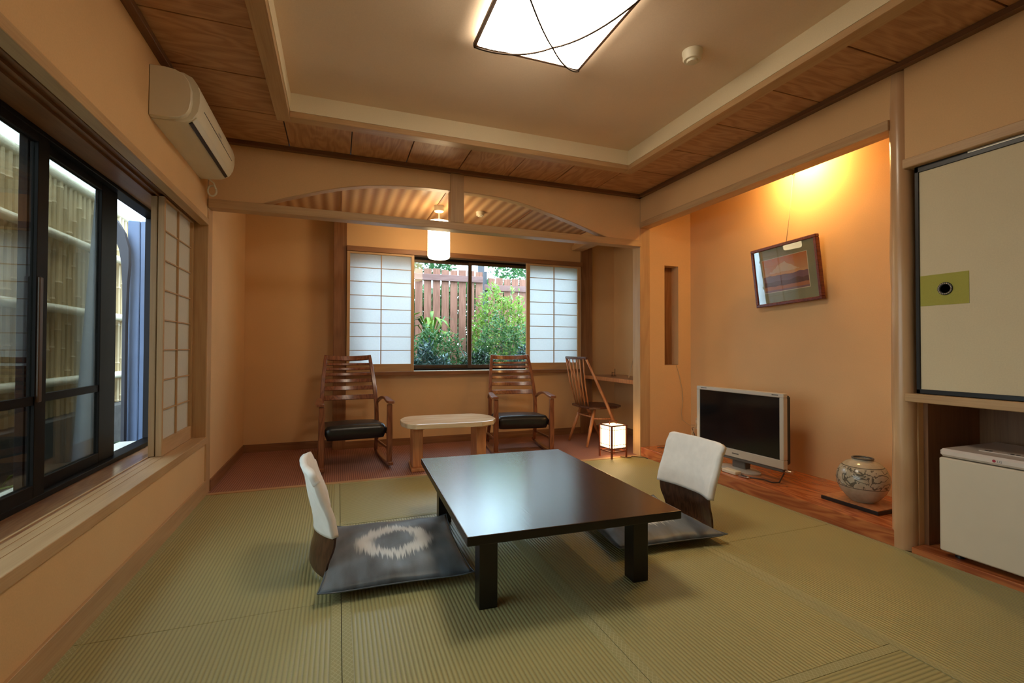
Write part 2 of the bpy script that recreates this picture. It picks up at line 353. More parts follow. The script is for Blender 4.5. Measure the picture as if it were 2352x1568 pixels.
def fin(name, bm, mat, parent=None, world=True, smooth=False, bev=0, seg=1, **props):
    bmesh.ops.recalc_face_normals(bm, faces=bm.faces)
    if bev:
        es = [e for e in bm.edges if len(e.link_faces) == 2 and e.calc_face_angle(0) > R(35)]
        bmesh.ops.bevel(bm, geom=es, offset=bev, segments=seg, profile=.6, affect='EDGES', clamp_overlap=True)
    if parent is not None and world:
        mw = parent.matrix_basis.copy()
        if parent.parent is not None: mw = parent.parent.matrix_basis @ mw
        bmesh.ops.transform(bm, matrix=mw.inverted(), verts=bm.verts)
    me = bpy.data.meshes.new(name); bm.to_mesh(me); bm.free()
    if smooth:
        for p in me.polygons: p.use_smooth = True
        if smooth == 'auto':
            try: me.set_sharp_from_angle(angle=R(40))
            except Exception: pass
    me.materials.append(M[mat] if isinstance(mat, str) else mat)
    o = bpy.data.objects.new(name, me); COL.objects.link(o)
    if parent is not None: o.parent = parent
    for k, v in props.items(): o[k] = v
    return o
def BX(name, mat, x0, x1, y0, y1, z0, z1, parent=None, bev=0, world=True, **p):
    bm = bmesh.new(); box(bm, x0, x1, y0, y1, z0, z1); return fin(name, bm, mat, parent, world, bev=bev, **p)
def thing(name, label, cat, loc=(0, 0, 0), rz=0, group=None, rot=None):
    o = bpy.data.objects.new(name, None); COL.objects.link(o); o.empty_display_size = .1
    o.location = loc; o.rotation_euler = rot if rot else (0, 0, R(rz)); 
    o.matrix_basis  # noqa
    o['label'] = label; o['category'] = cat
    if group: o['group'] = group
    return o
def root(name, loc=(0, 0, 0)):
    o = bpy.data.objects.new(name, None); COL.objects.link(o); o.location = loc; o['kind'] = 'structure'; return o
def tag(o, label, cat, group=None):
    o['label'] = label; o['category'] = cat
    if group: o['group'] = group
    return o
def dup(o, loc, rz=None, label=None, par=None):
    r = o.copy(); COL.objects.link(r)
    if par is None: r.location = loc
    else: r.parent = par
    if rz is not None: r.rotation_euler = (0, 0, R(rz))
    if label: r['label'] = label
    for ch in list(o.children): dup(ch, None, par=r)
    return r
S = dict(kind='structure')
YN = -0.95           # rear of the room
XL, XR, YB = -.855, 2.706, 3.787

# ------------------------------------------------------------------ floor
fl = root('floor')
BX('subfloor', 'soil', -1.2, 3.4, YN - .1, 5.4, -.12, -.056, fl)
mats = [(-.855, .02, 2.04, YB, 'y'), (.02, 1.80, 2.895, YB, 'x'), (.02, .905, 1.09, 2.895, 'y'), (.905, 1.80, 1.09, 2.895, 'y'),
        (1.80, XR, 1.95, YB, 'y'), (1.80, XR, .17, 1.95, 'y'), (-.855, .02, .26, 2.04, 'y'), (.02, 1.80, .2, 1.09, 'x'),
        (-.855, .02, YN, .26, 'y'), (.02, 1.80, YN, .2, 'x'), (1.80, XR, YN, .17, 'y')]
HB = .034
for x0, x1, y0, y1, d in mats:
    g = .0012
    t = BX('tatami_mat', 'tat_' + d, x0 + g, x1 - g, y0 + g, y1 - g, -.055, 0, fl, bev=.0015)
    for s in (0, 1):
        if d == 'y':
            a = (x0 + g, x0 + HB) if s == 0 else (x1 - HB, x1 - g)
            BX('edging', 'heri', a[0], a[1], y0 + g, y1 - g, -.001, .0012, t)
        else:
            a = (y0 + g, y0 + HB) if s == 0 else (y1 - HB, y1 - g)
            BX('edging', 'heri', x0 + g, x1 - g, a[0], a[1], -.001, .0012, t)
BX('floor', 'carpet', XL, 3.25, YB + .045, 5.2, -.055, 0, **S)
BX('trim_1', 'pine_x', XL, XR - .005, YB + .001, YB + .045, -.055, .004, bev=.002, **S)

# ------------------------------------------------------------------ ceiling with raised tray
ce = root('ceiling')
TX0, TX1, TY0, TY1 = -.285, 2.155, .72, 3.175
BX('backing_board', 'darkgrey', -1.2, TX0 - .01, YN - .1, 3.9, 2.495, 2.64, ce)
BX('backing_board', 'darkgrey', TX1 + .01, 3.4, YN - .1, 3.9, 2.495, 2.64, ce)
BX('backing_board', 'darkgrey', TX0 - .01, TX1 + .01, TY1 + .01, 3.9, 2.495, 2.64, ce)
BX('backing_board', 'darkgrey', TX0 - .01, TX1 + .01, YN - .1, TY0 - .01, 2.495, 2.64, ce)
BX('tray_ceiling', 'tray', TX0 - .03, TX1 + .03, TY0 - .03, TY1 + .03, 2.59, 2.66, ce)
for a in ((TX0 - .02, TX0, TY0, TY1), (TX1, TX1 + .02, TY0, TY1), (TX0 - .02, TX1 + .02, TY1, TY1 + .02), (TX0 - .02, TX1 + .02, TY0 - .02, TY0)):
    BX('tray_fascia', 'fascia', *a, 2.478, 2.595, ce)
W_ = .085
for a, ax in (((TX0 - W_, TX0 - .004, TY0 - W_, TY1 + W_), 'y'), ((TX1 + .004, TX1 + W_, TY0 - W_, TY1 + W_), 'y'),
          ((TX0 - .004, TX1 + .004, TY1 + .004, TY1 + W_), 'x'), ((TX0 - .004, TX1 + .004, TY0 - W_, TY0 - .004), 'x')):
    BX('tray_moulding', 'brown_' + ax if False else 'pine_' + ax, *a, 2.443, 2.482, ce, bev=.002)
g = .0042
def panel(x0, x1, y0, y1, ax):
    BX('panel', 'panel' + ax, x0 + g, x1 - g, y0 + g, y1 - g, 2.481 + random.uniform(0, .001), 2.4945, ce, bev=.001)
ys = [3.28 - .4275 * k for k in range(8)] 
prev = YB
for y in ys + [.26]:
    panel(XL, -.34, y, prev, 'x'); prev = y
xs = [-.34, .08, .495, .915, 1.345, 1.765, 2.2]
for a, b_ in zip(xs, xs[1:]): panel(a, b_, TY1 + .02, YB, 'y')
ys = [3.25, 2.82, 2.395, 1.97, 1.555, 1.135, .71, .26]; prev = YB
for y in ys: panel(2.2, XR, y, prev, 'x'); prev = y
panel(XL, XR, YN, .26, 'x'); panel(-.34, 2.2, .26, TY0 - .02, 'x')
# crown mouldings
for nm, a, ax in (('trim_2', (XL, XL + .04, YN, YB), 'y'), ('trim_3', (XR - .04, XR, YN, YB), 'y'), ('trim_4', (XL, XR, YB - .04, YB + .01), 'x')):
    BX(nm, 'dkbrown_' + ax, *a, 2.452, 2.482, bev=.002, **S)
# alcove ceiling of woven boards between battens
ac = root('ceiling')
BX('backing_board', 'dkbrown_y', -1.0, 3.4, 3.88, 5.4, 2.375, 2.45, ac)
xb = [-.9, .02, .87, 1.76, 2.66, 3.3]
for a, b_ in zip(xb, xb[1:]):
    BX('woven_panel', 'woven', a + .004, b_ - .004, 3.88, 5.22, 2.362, 2.374, ac)
    BX('batten', 'brown_y', b_ - .006, b_ + .006, 3.88, 5.22, 2.352, 2.364, ac)

# ------------------------------------------------------------------ left wall with window
BX('wall_left', 'wall', -1.2, XL, YN, 3.86, -.1, .365, **S)
BX('wall_left', 'wall', -1.2, XL, YN, 3.80, 1.905, 2.64, **S)
BX('wall_left', 'wall', -1.2, XL, YN, .3, .365, 1.905, **S)
BX('trim_5', 'sill', -1.17, -.985, .3, 3.80, .365, .400, **S)
BX('trim_6', 'pine_y', -.985, -.842, .3, 3.785, .358, .402, bev=.002, **S)
BX('trim_7', 'pine_y', -.90, -.843, .3, 3.785, 1.865, 1.907, bev=.002, **S)
hd = root('trim_8')
BX('head_board', 'brown_y', -1.17, -.90, .3, 3.80, 1.893, 1.91, hd)
for x in (-1.0, -.962, -.924): BX('track_rib', 'brown_y', x - .005, x + .005, .3, 3.80, 1.880, 1.895, hd)
for x in (-1.0, -.962, -.924): BX('sill_rib', 'pine_y', x - .004, x + .004, .3, 3.785, .399, .4035, hd)
BX('baseboard_left', 'pine_y', XL, XL + .012, YN, 3.785, 0, .10, bev=.001, **S)
BX('trim_9', 'pine_z', -.935, -.848, 3.785, 3.90, -.02, 2.452, bev=.003, **S)
BX('wall_left', 'wall', -1.2, -.935, 3.80, 3.90, .3, 2.6, **S)
# sliding aluminium window
w1 = root('window_1', (-1.15, 2.2, .4))
bm = bmesh.new()
for z0, z1 in ((.400, .425), (1.872, 1.893)): box(bm, -1.20, -1.12, .32, 3.78, z0, z1)
box(bm, -1.20, -1.12, 3.75, 3.78, .425, 1.872); box(bm, -1.20, -1.12, .32, .35, .425, 1.872)
fin('frame', bm, 'black_frame', w1, bev=.002)
def sash(x, y0, y1, sw0, sw1, rail=True):
    bm = bmesh.new(); th = .028
    box(bm, x - th / 2, x + th / 2, y0, y0 + sw0, .425, 1.872); box(bm, x - th / 2, x + th / 2, y1 - sw1, y1, .425, 1.872)
    box(bm, x - th / 2, x + th / 2, y0 + sw0, y1 - sw1, .425, .475); box(bm, x - th / 2, x + th / 2, y0 + sw0, y1 - sw1, 1.835, 1.872)
    if rail: box(bm, x - .010, x + .010, y0 + sw0, y1 - sw1, .79, .825)
    s = fin('sash', bm, 'black_frame', w1, bev=.0015)
    BX('glass_pane', 'glass', x - .003, x + .003, y0 + sw0, y1 - sw1, .475, 1.835, s)
    return s
s1 = sash(-1.135, 1.30, 2.475, .06, .075)
s2 = sash(-1.168, 2.40, 3.205, .075, .18)
BX('outer_sill', 'alu', -1.34, -1.201, .3, 3.8, .385, .40, w1)
sash(-1.168, .35, 1.38, .06, .06)
bm = bmesh.new(); box(bm, -1.131, -1.112, 2.405, 2.43, .8, 1.3); fin('pull_strip', bm, 'bronze', w1, bev=.003)

# ------------------------------------------------------------------ beam, arched spandrels and posts
BX('trim_10', 'pine_x', -.848, XR, 3.768, 3.872, 1.990, 2.050, bev=.003, **S)
BX('trim_11', 'pine_z', .857, .968, 3.772, 3.868, 2.050, 2.452, bev=.003, **S)
aL = [(-.54, 2.05), (-.37, 2.115), (-.212, 2.168), (-.11, 2.203), (-.012, 2.231), (.09, 2.256), (.196, 2.277), (.33, 2.295), (.469, 2.307), (.66, 2.317), (.857, 2.318)]
bm = bmesh.new(); prism(bm, [(-.848, 2.05)] + aL + [(.857, 2.46), (-.848, 2.46)], 'y', 3.79, 3.85); fin('wall_arch', bm, 'wall', **S)
aR = [(.968, 2.318), (1.10, 2.317), (1.224, 2.312), (1.34, 2.304), (1.445, 2.29), (1.535, 2.274), (1.621, 2.254), (1.8, 2.212), (1.976, 2.165), (2.16, 2.11), (2.37, 2.05)]
bm = bmesh.new(); prism(bm, aR + [(XR, 2.05), (XR, 2.46), (.968, 2.46)], 'y', 3.79, 3.85); fin('wall_arch', bm, 'wall', **S)
for arc in (aL, aR):     # thin timber lining under each arch
    bm = bmesh.new(); ribbon(bm, [(x, 3.82, z - .004) for x, z in arc], .066, .007, (0, 1, 0)); fin('trim_12', bm, 'pine_x', **S)
BX('trim_13', 'pine_z', 2.700, 2.812, 3.787, 3.905, 0, 2.46, bev=.003, **S)

# ------------------------------------------------------------------ alcove walls
BX('wall_left', 'wall', -1.0, XL, 3.90, 5.35, -.1, 2.45, **S)
BX('wall_far', 'wall', -1.0, .0, 5.20, 5.35, -.1, 2.45, **S)
wf = root('wall_far')
BX('wall_below', 'wall', -.045, 2.9, 5.05, 5.20, -.1, .752, wf)
BX('wall_above', 'wall', -.045, 2.9, 5.05, 5.20, 2.05, 2.45, wf)
BX('wall_niche', 'wall', 2.76, 3.35, 5.10, 5.25, -.1, 2.45, wf)
BX('wall_right', 'wall', 3.25, 3.35, 3.90, 5.12, -.1, 2.45, **S)
BX('trim_14', 'brown_z', -.045, .078, 5.03, 5.20, 0, 2.36, bev=.003, **S)
BX('trim_15', 'brown_z', 2.745, 2.90, 5.03, 5.20, 0, 2.36, bev=.003, **S)
BX('trim_16', 'brown_x', .078, 2.745, 4.995, 5.10, 1.999, 2.05, bev=.002, **S)
BX('trim_17', 'brown_x', .078, 2.745, 4.990, 5.20, .735, .772, bev=.002, **S)
BX('trim_18', 'pine_y', 2.62, 2.76, 3.872, 5.03, 2.19, 2.25, bev=.002, **S)
BX('wall_niche_header', 'wall', 2.66, 2.74, 3.90, 5.05, 2.25, 2.36, **S)
BX('baseboard_left', 'brown_y', XL, XL + .012, 3.90, 5.2, 0, .075, **S)
BX('baseboard_far', 'brown_x', XL, -.045, 5.188, 5.2, 0, .075, **S)
BX('baseboard_far', 'brown_x', .078, 2.745, 5.038, 5.05, 0, .075, **S)
BX('baseboard_far', 'brown_x', 2.9, 3.25, 5.088, 5.1, 0, .075, **S)
BX('baseboard_right', 'brown_y', 3.238, 3.25, 3.91, 5.1, 0, .075, **S)
# far window
w2 = root('window_2', (1.39, 5.12, .77))
bm = bmesh.new()
box(bm, .078, 2.745, 5.11, 5.20, 1.985, 2.05); box(bm, .078, 2.745, 5.11, 5.20, .765, .795)
box(bm, .078, .11, 5.11, 5.20, .795, 1.985); box(bm, 2.715, 2.745, 5.11, 5.20, .795, 1.985)
fin('frame', bm, 'black_frame', w2, bev=.002)
BX('sill_strip', 'alu', .75, 2.04, 5.00, 5.11, .772, .778, w2)
def sash2(y, x0, x1):
    bm = bmesh.new(); t = .013
    for a, b_ in ((x0, x0 + .04), (x1 - .04, x1)): box(bm, a, b_, y - t, y + t, .795, 1.985)
    box(bm, x0 + .04, x1 - .04, y - t, y + t, .795, .835); box(bm, x0 + .04, x1 - .04, y - t, y + t, 1.955, 1.985)
    s = fin('sash', bm, 'bronze', w2, bev=.0015)
    BX('glass_pane', 'glass2', x0 + .04, x1 - .04, y - .003, y + .003, .835, 1.955, s)
sash2(5.17, .11, 1.42); sash2(5.138, 1.37, 2.715)

# ------------------------------------------------------------------ right wall: tokonoma, log post, closet
BX('wall_right', 'wall', XR, XR + .094, 1.60, 3.787, 2.222, 2.64, **S)
BX('trim_19', 'pine_y', 2.698, 2.806, 1.62, 3.787, 2.170, 2.224, bev=.003, **S)
BX('wall_tokonoma', 'wall', 3.30, 3.40, 1.52, 3.905, -.1, 2.6, **S)
bm = bmesh.new()     # tokonoma side wall with its tall slot
for a in ((2.812, 2.985, 0, 2.46), (3.15, 3.30, 0, 2.46), (2.985, 3.15, 0, .86), (2.985, 3.15, 1.832, 2.46)):
    box(bm, a[0], a[1], 3.79, 3.90, a[2], a[3])
fin('wall_tokonoma', bm, 'wall', **S)
BX('wall_tokonoma', 'brown_z', 2.983, 3.152, 3.890, 3.900, .86, 1.834, **S)
BX('trim_20', 'brown_x', 2.983, 3.152, 3.80, 3.90, .852, .864, **S)
BX('ceiling', 'pine_y', 2.80, 3.31, 1.60, 3.80, 2.455, 2.50, **S)
BX('wall_tokonoma', 'wall', 2.77, 3.30, 1.535, 1.60, -.05, 2.6, **S)
BX('floor', 'toko', XR, 3.30, 1.60, 3.79, -.05, .086, bev=.003, **S)
bm = bmesh.new()
pr = []; 
for k in range(14):
    z = .001 + k * 2.45 / 13; pr.append((.0515 + .0022 * math.sin(k * 1.7) + .001 * math.cos(k * 3.1), z))
lathe(bm, [(0, .001)] + pr + [(0, 2.451)], 2.752, 1.588, 28)
fin('trim_21', bm, 'log', smooth='auto', **S)
BX('wall_right', 'wall', XR, XR + .1, YN, 1.548, 1.985, 2.64, **S)
BX('trim_22', 'pine_y', 2.690, 2.80, YN, 1.552, 1.937, 1.985, bev=.003, **S)
BX('trim_23', 'pine_y', 2.690, 3.25, -.30, 1.552, .757, .798, bev=.003, **S)
BX('wall_right', 'wall', XR, 3.25, YN, -.30, -.05, .80, **S)
cl = root('wall_closet')
BX('back_wall', 'brown_z', 3.25, 3.35, YN, 1.54, -.05, 2.5, cl)
BX('side_wall', 'brown_z', 2.81, 3.25, 1.515, 1.54, .03, .757, cl)
BX('floor', 'toko', XR, 3.25, -.30, 1.535, -.05, .030, bev=.002, **S)
# fusuma closet doors
def fusuma(nm, y0, y1, x):
    d = root(nm, (x, y1, .8))
    bm = bmesh.new(); th = .012
    for a, b_ in ((y0, y0 + .018), (y1 - .018, y1)): box(bm, x, x + .028, a, b_, .80, 1.935)
    for a, b_ in ((.80, .822), (1.905, 1.935)): box(bm, x, x + .028, y0, y1, a, b_)
    fin('frame', bm, 'black', d, bev=.002)
    BX('door_paper', 'fusuma', x + .006, x + .024, y0 + .018, y1 - .018, .822, 1.905, d)
    return d
d1 = fusuma('door_1', .60, 1.516, 2.722); fusuma('door_2', -.31, .615, 2.754)
BX('handle_patch', 'handpaper', 2.7265, 2.7285, 1.303, 1.497, 1.234, 1.384, d1, bev=0)
bm = bmesh.new(); lathe(bm, [(0, 0), (.019, 0), (.021, .003), (.030, .004), (.031, .001)], n=36)
bmesh.ops.transform(bm, matrix=Matrix.Translation((2.7265, 1.394, 1.311)) @ Matrix.Rotation(R(-90), 4, 'Y'), verts=bm.verts)
BX('upper_track', 'silver', 2.7195, 2.7225, .60, 1.30, 1.926, 1.934, d1)
hp = fin('door_pull', bm, 'black', d1, smooth='auto')
bm = bmesh.new()
for k in range(20):
    a = k * 2 * math.pi / 20; box(bm, -.001, .001, -.003, .003, .0228, .028, Matrix.Translation((2.7222, 1.394, 1.311)) @ Matrix.Rotation(a, 4, 'X'))
fin('pull_ornament', bm, 'chrome', hp, label='silver petal ring round the black pull')
# rear wall
BX('wall_back', 'wall', -1.2, 3.4, YN - .1, YN, -.1, 2.64, **S)
BX('wall_right', 'wall', 3.35, 3.45, YN, 5.3, -.1, 2.6, **S)

# ------------------------------------------------------------------ shoji screens
def shoji(label, loc, rz, w_, h_, rows, stile, top, bot, pm, th=.032, frame='pine', sl=None):
    sl = stile if sl is None else sl
    t = thing('shoji_screen', label, 'screen', loc, rz)
    f = frame
    for a, b_ in ((0, sl), (w_ - stile, w_)): BX('stile', f + '_z', a, b_, 0, th, 0, h_, t, .0015, False)
    BX('top_rail', f + '_x', sl, w_ - stile, 0, th, h_ - top, h_, t, .0015, False)
    BX('bottom_rail', f + '_x', sl, w_ - stile, 0, th, 0, bot, t, .0015, False)
    BX('paper', pm, sl, w_ - stile, th * .62, th * .62 + .0012, bot, h_ - top, t, 0, False)
    ph = (h_ - top - bot) / rows
    for k in range(1, rows): BX('lattice_bar', f + '_x', sl, w_ - stile, th * .3, th * .6, bot + ph * k - .0035, bot + ph * k + .0035, t, 0, False)
    cx = (sl + w_ - stile) / 2
    BX('lattice_bar', f + '_z', cx - .0045, cx + .0045, th * .25, th * .6, bot, h_ - top, t, 0, False)
    return t
shoji('left shoji screen of the far window, bright paper behind the left rocking chair', (.080, 5.005, .774), 0, .670, 1.223, 8, .030, .020, .080, 'paper')
shoji('right shoji screen of the far window, beside the spindle back chair', (2.028, 5.005, .774), 0, .700, 1.223, 8, .042, .020, .080, 'paper')
# left wall screens: local x -> world +Y, local -y -> world +X
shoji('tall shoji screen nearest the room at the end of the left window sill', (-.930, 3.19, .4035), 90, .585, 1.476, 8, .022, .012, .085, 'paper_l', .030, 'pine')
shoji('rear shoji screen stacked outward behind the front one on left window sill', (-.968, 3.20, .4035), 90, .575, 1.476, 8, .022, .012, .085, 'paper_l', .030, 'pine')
#@@OBJECTS@@
# ------------------------------------------------------------------ ceiling light
cx, cy, hs = .928, 1.976, .300
M['ribwood'] = plain('dark_bamboo_rib', (.034, .020, .012), .6, 0, .1, 8, .1)
M['lampframe'] = plain('lamp_frame_wood', (.07, .035, .018), .5, 0, .1, 8, .2)
LAMPMAT = emit('lamp_paper', (1.0, .86, .66), 24)      # bulbs behind the middle of the paper make it brightest there
nt = LAMPMAT.node_tree; geo = N(nt, 'ShaderNodeTexCoord'); ln_ = N(nt, 'ShaderNodeVectorMath', operation='LENGTH')
mp_ = N(nt, 'ShaderNodeMapping'); mp_.inputs['Scale'].default_value = (1, 1, 0); nt.links.new(geo.outputs['Object'], mp_.inputs[0]); nt.links.new(mp_.outputs[0], ln_.inputs[0])
gs = math_(nt, 'EXPONENT', math_(nt, 'MULTIPLY', math_(nt, 'POWER', math_(nt, 'DIVIDE', ln_.outputs[1], .19), 2), -1))
nt.links.new(math_(nt, 'MULTIPLY', math_(nt, 'MULTIPLY_ADD', gs, 25, 9.5), LAMP_MAIN), nt.nodes['Emission'].inputs[1])
t = thing('ceiling_light', 'large square ceiling light with white paper shade and crossed bamboo ribs', 'light', (cx, cy, 2.59))
bm = bmesh.new()
for a in ((-hs, hs, -hs, -hs + .014), (-hs, hs, hs - .014, hs), (-hs, -hs + .014, -hs + .014, hs - .014), (hs - .014, hs, -hs + .014, hs - .014)):
    box(bm, cx + a[0], cx + a[1], cy + a[2], cy + a[3], 2.538, 2.558)
fin('frame', bm, 'lampframe', t, bev=.001)
BX('base', 'white', cx - .2, cx + .2, cy - .2, cy + .2, 2.562, 2.589, t, bev=.004)
def sag(u, v):      # paper vault hung on two diagonal ribs
    q = max(abs(u), abs(v)); e = min(abs(u), abs(v)) / max(q, 1e-6)
    return 2.545 - .115 * (1 - q ** 1.7) - .05 * q * (1 - q) * e ** 3
bm = bmesh.new(); n = 32; V = {}
for i in range(n + 1):
    for j in range(n + 1):
        u, v = i / n * 2 - 1, j / n * 2 - 1
        V[i, j] = bm.verts.new((cx + u * (hs - .007), cy + v * (hs - .007), sag(u, v)))
for i in range(n):
    for j in range(n): bm.faces.new((V[i, j], V[i + 1, j], V[i + 1, j + 1], V[i, j + 1]))
fin('paper_shade', bm, LAMPMAT, t, smooth=True)
for s in (1, -1):
    bm = bmesh.new(); pts = []
    for k in range(21):
        u = k / 20 * 2 - 1; pts.append((cx + u * (hs - .004), cy + s * u * (hs - .004), sag(u, u) - .011))
    tube(bm, pts, .0040, 6); fin('rib', bm, 'ribwood', t, smooth=True)
# smoke detectors
def detector(loc, s, label):
    t = thing('smoke_detector', label, 'detector', loc)
    bm = bmesh.new(); lathe(bm, [(0, 0), (.052 * s, 0), (.052 * s, -.012 * s), (.048 * s, -.018 * s), (.048 * s, -.040 * s), (.043 * s, -.048 * s), (0, -.048 * s)], n=32)
    fin('body', bm, 'white_plastic', t, False, 'auto')
    bm = bmesh.new(); lathe(bm, [(0, -.046 * s), (.030 * s, -.046 * s), (.026 * s, -.058 * s), (0, -.060 * s)], n=28); fin('sensor_cap', bm, 'white_plastic', t, False, 'auto')
    bm = bmesh.new(); box(bm, .045 * s, .0495 * s, -.004, .004, -.032 * s, -.024 * s); fin('test_hook', bm, 'darkgrey', t, False)
detector((1.745, 1.986, 2.589), 1.0, 'round ivory smoke detector on the plain ceiling right of the big light')
detector((1.306, 4.448, 2.361), .8, 'small ivory detector on the woven ceiling seen through the arch')
# pendant in the alcove
t = thing('pendant_lamp', 'white cylindrical paper pendant lamp hanging in front of the far window', 'lamp', (.887, 4.40, 2.361))
bm = bmesh.new(); lathe(bm, [(0, 0), (.046, 0), (.046, -.05), (.040, -.056), (0, -.056)], n=28); fin('canopy', bm, 'white_plastic', t, False, 'auto')
bm = bmesh.new(); tube(bm, [(0, 0, -.055), (0, 0, -.18)], .004, 8); fin('rod', bm, 'white_plastic', t, False)
bm = bmesh.new(); lathe(bm, [(0, -.150), (.100, -.150), (.104, -.156), (.104, -.475), (.098, -.490), (.085, -.498), (0, -.500)], n=40)
fin('shade', bm, emit('pendant_paper', (1.0, .74, .42), LAMP_PEND), t, False, 'auto')
# ------------------------------------------------------------------ tokonoma hidden lamp
t = thing('picture_light', 'warm lamp hidden above the picture alcove, lighting its wall', 'lamp', (3.12, 2.50, 2.455))
BX('housing', 'white', 3.07, 3.17, 2.38, 2.66, 2.425, 2.455, t, bev=.004)
bm = bmesh.new(); tube(bm, [(3.12, 2.40, 2.400), (3.12, 2.64, 2.400)], .018, 14); fin('bulb', bm, emit('toko_bulb', (1.0, .62, .22), LAMP_TOKO), t, smooth=True)
# ------------------------------------------------------------------ air conditioner
t = thing('air_conditioner', 'ivory wall air conditioner high on the left wall', 'air conditioner', (XL, 3.15, 2.25))
Y0, Y1 = 2.69, 3.60
cap = [(0, 2.372), (.06, 2.374), (.105, 2.368), (.140, 2.350), (.162, 2.318), (.172, 2.280), (.172, 2.225), (.165, 2.185), (.150, 2.155), (.118, 2.136), (.06, 2.130), (0, 2.128)]
body = [(0, 2.378), (.07, 2.380), (.13, 2.374), (.168, 2.357), (.190, 2.325), (.200, 2.285), (.200, 2.235), (.192, 2.190), (.170, 2.152), (.135, 2.130), (.0, 2.126)]
bm = bmesh.new(); prism(bm, [(XL + .001 + a, z) for a, z in body], 'y', Y0 + .035, Y1 - .035); cas = fin('casing', bm, 'white_plastic', t, smooth='auto')
for a, b_ in ((Y0, Y0 + .034), (Y1 - .034, Y1)):
    bm = bmesh.new(); prism(bm, [(XL + .001 + x, z) for x, z in cap], 'y', a, b_); fin('end_cap', bm, 'white_plastic', t, smooth='auto', bev=.003)
bm = bmesh.new()
box(bm, -.003, .016, Y0 + .06, Y1 - .06, -.004, .004, Matrix.Translation((XL + .152, 0, 2.138)) @ Matrix.Rotation(R(-32), 4, 'Y')); fin('outlet_slot', bm, 'black', t)
bm = bmesh.new(); ribbon(bm, [(XL + .176, Y0 + .05, 2.155), (XL + .176, Y1 - .05, 2.155)], .030, .006, (.62, 0, .78)); fin('louver', bm, 'white_plastic', t, bev=.0015)
BX('panel_seam', 'darkgrey', XL + .1985, XL + .2022, Y0 + .12, Y1 - .12, 2.228, 2.2305, cas)
for k in range(4): BX('display_mark', 'grey', XL + .2005, XL + .2015, 3.12 + .018 * k, 3.132 + .018 * k, 2.247, 2.259, cas)
BX('indicator_plate', 'silver', XL + .2005, XL + .2015, 3.10, 3.20, 2.234, 2.243, cas)
bm = bmesh.new(); box(bm, XL + .001, XL + .012, Y0 + .002, Y0 + .006, 2.13, 2.37); fin('wall_bracket', bm, 'black', t)
bm = bmesh.new(); pts = []
for k in range(26):
    a = k / 25 * 4 * math.pi; pts.append((XL + .045 + .026 * math.cos(a), 3.70 + .006 * math.cos(a * 1.5), 2.085 + .036 * math.sin(a)))
tube(bm, [(XL + .03, 3.63, 2.15), (XL + .06, 3.67, 2.13)] + pts, .0055, 8)
tag(fin('coiled_cord', bm, 'white_plastic', smooth=True), 'pale cord looped in a coil below the air conditioner', 'cord')

# ------------------------------------------------------------------ low table
t = thing('low_table', 'low square dark lacquered table in the middle of the tatami', 'table', (.923, 2.273, 0), -2)
def wbox(nm, mat, a, p, bev=.003): 
    bm = bmesh.new(); box(bm, *a); return fin(nm, bm, mat, p, False, bev=bev, seg=2)
tt = wbox('tabletop', 'lacquer', (-.46, .46, -.6375, .6375, .305, .340), t, .004)
tt.data.materials.append(M['lacquer_leg'])
for p in tt.data.polygons:
    if p.normal.z < .7: p.material_index = 1
for sx in (-1, 1):
    for sy in (-1, 1): wbox('leg', 'lacquer_leg', (sx * .345 - .037, sx * .345 + .037, sy * .475 - .037, sy * .475 + .037, .001, .305), t, .003)
for a in ((-.30, .30, -.49, -.468), (-.30, .30, .468, .49), (-.355, -.333, -.43, .43), (.333, .355, -.43, .43)):
    wbox('apron', 'lacquer_leg', (*a, .275, .3045), t, .001)

# ------------------------------------------------------------------ legless floor chairs, local: sitter faces +x, seat toward +x
def lerp(a, pts):
    for (x0, y0), (x1, y1) in zip(pts, pts[1:]):
        if a <= x1: return y0 + (y1 - y0) * (a - x0) / (x1 - x0)
    return pts[-1][1]
prof = [(0, .055), (.03, .045), (.08, .055), (.14, .078), (.20, .085), (.28, .065), (.36, .035), (.44, .008), (.50, -.02)]
def back_pt(s, z):     # s in -1..1 across
    x = lerp(z, prof); bow = .062 * (1 - min(1, abs(z - .16) / .5)) + .008
    half = .21 * (1 - .10 * max(0, (.13 - z) / .13))
    return x - bow * (1 - s * s), s * half
def sheet(bm, fn, nu, nv, th):
    A = [[Vector(fn(i / nu, j / nv)) for j in range(nv + 1)] for i in range(nu + 1)]
    F, Bk = [], []
    for i in range(nu + 1):
        rf, rb_ = [], []
        for j in range(nv + 1):
            du = A[min(i + 1, nu)][j] - A[max(i - 1, 0)][j]; dv = A[i][min(j + 1, nv)] - A[i][max(j - 1, 0)]
            nrm = du.cross(dv).normalized() if du.cross(dv).length > 1e-12 else Vector((1, 0, 0))
            q = th(i / nu, j / nv) if callable(th) else th
            rf.append(bm.verts.new(A[i][j] + nrm * q / 2)); rb_.append(bm.verts.new(A[i][j] - nrm * q / 2))
        F.append(rf); Bk.append(rb_)
    for i in range(nu):
        for j in range(nv):
            bm.faces.new((F[i][j], F[i + 1][j], F[i + 1][j + 1], F[i][j + 1])); bm.faces.new((Bk[i][j], Bk[i][j + 1], Bk[i + 1][j + 1], Bk[i + 1][j]))
    for i in range(nu):
        bm.faces.new((F[i][0], Bk[i][0], Bk[i + 1][0], F[i + 1][0])); bm.faces.new((F[i][nv], F[i + 1][nv], Bk[i + 1][nv], Bk[i][nv]))
    for j in range(nv):
        bm.faces.new((F[0][j], F[0][j + 1], Bk[0][j + 1], Bk[0][j])); bm.faces.new((F[nu][j], Bk[nu][j], Bk[nu][j + 1], F[nu][j + 1]))
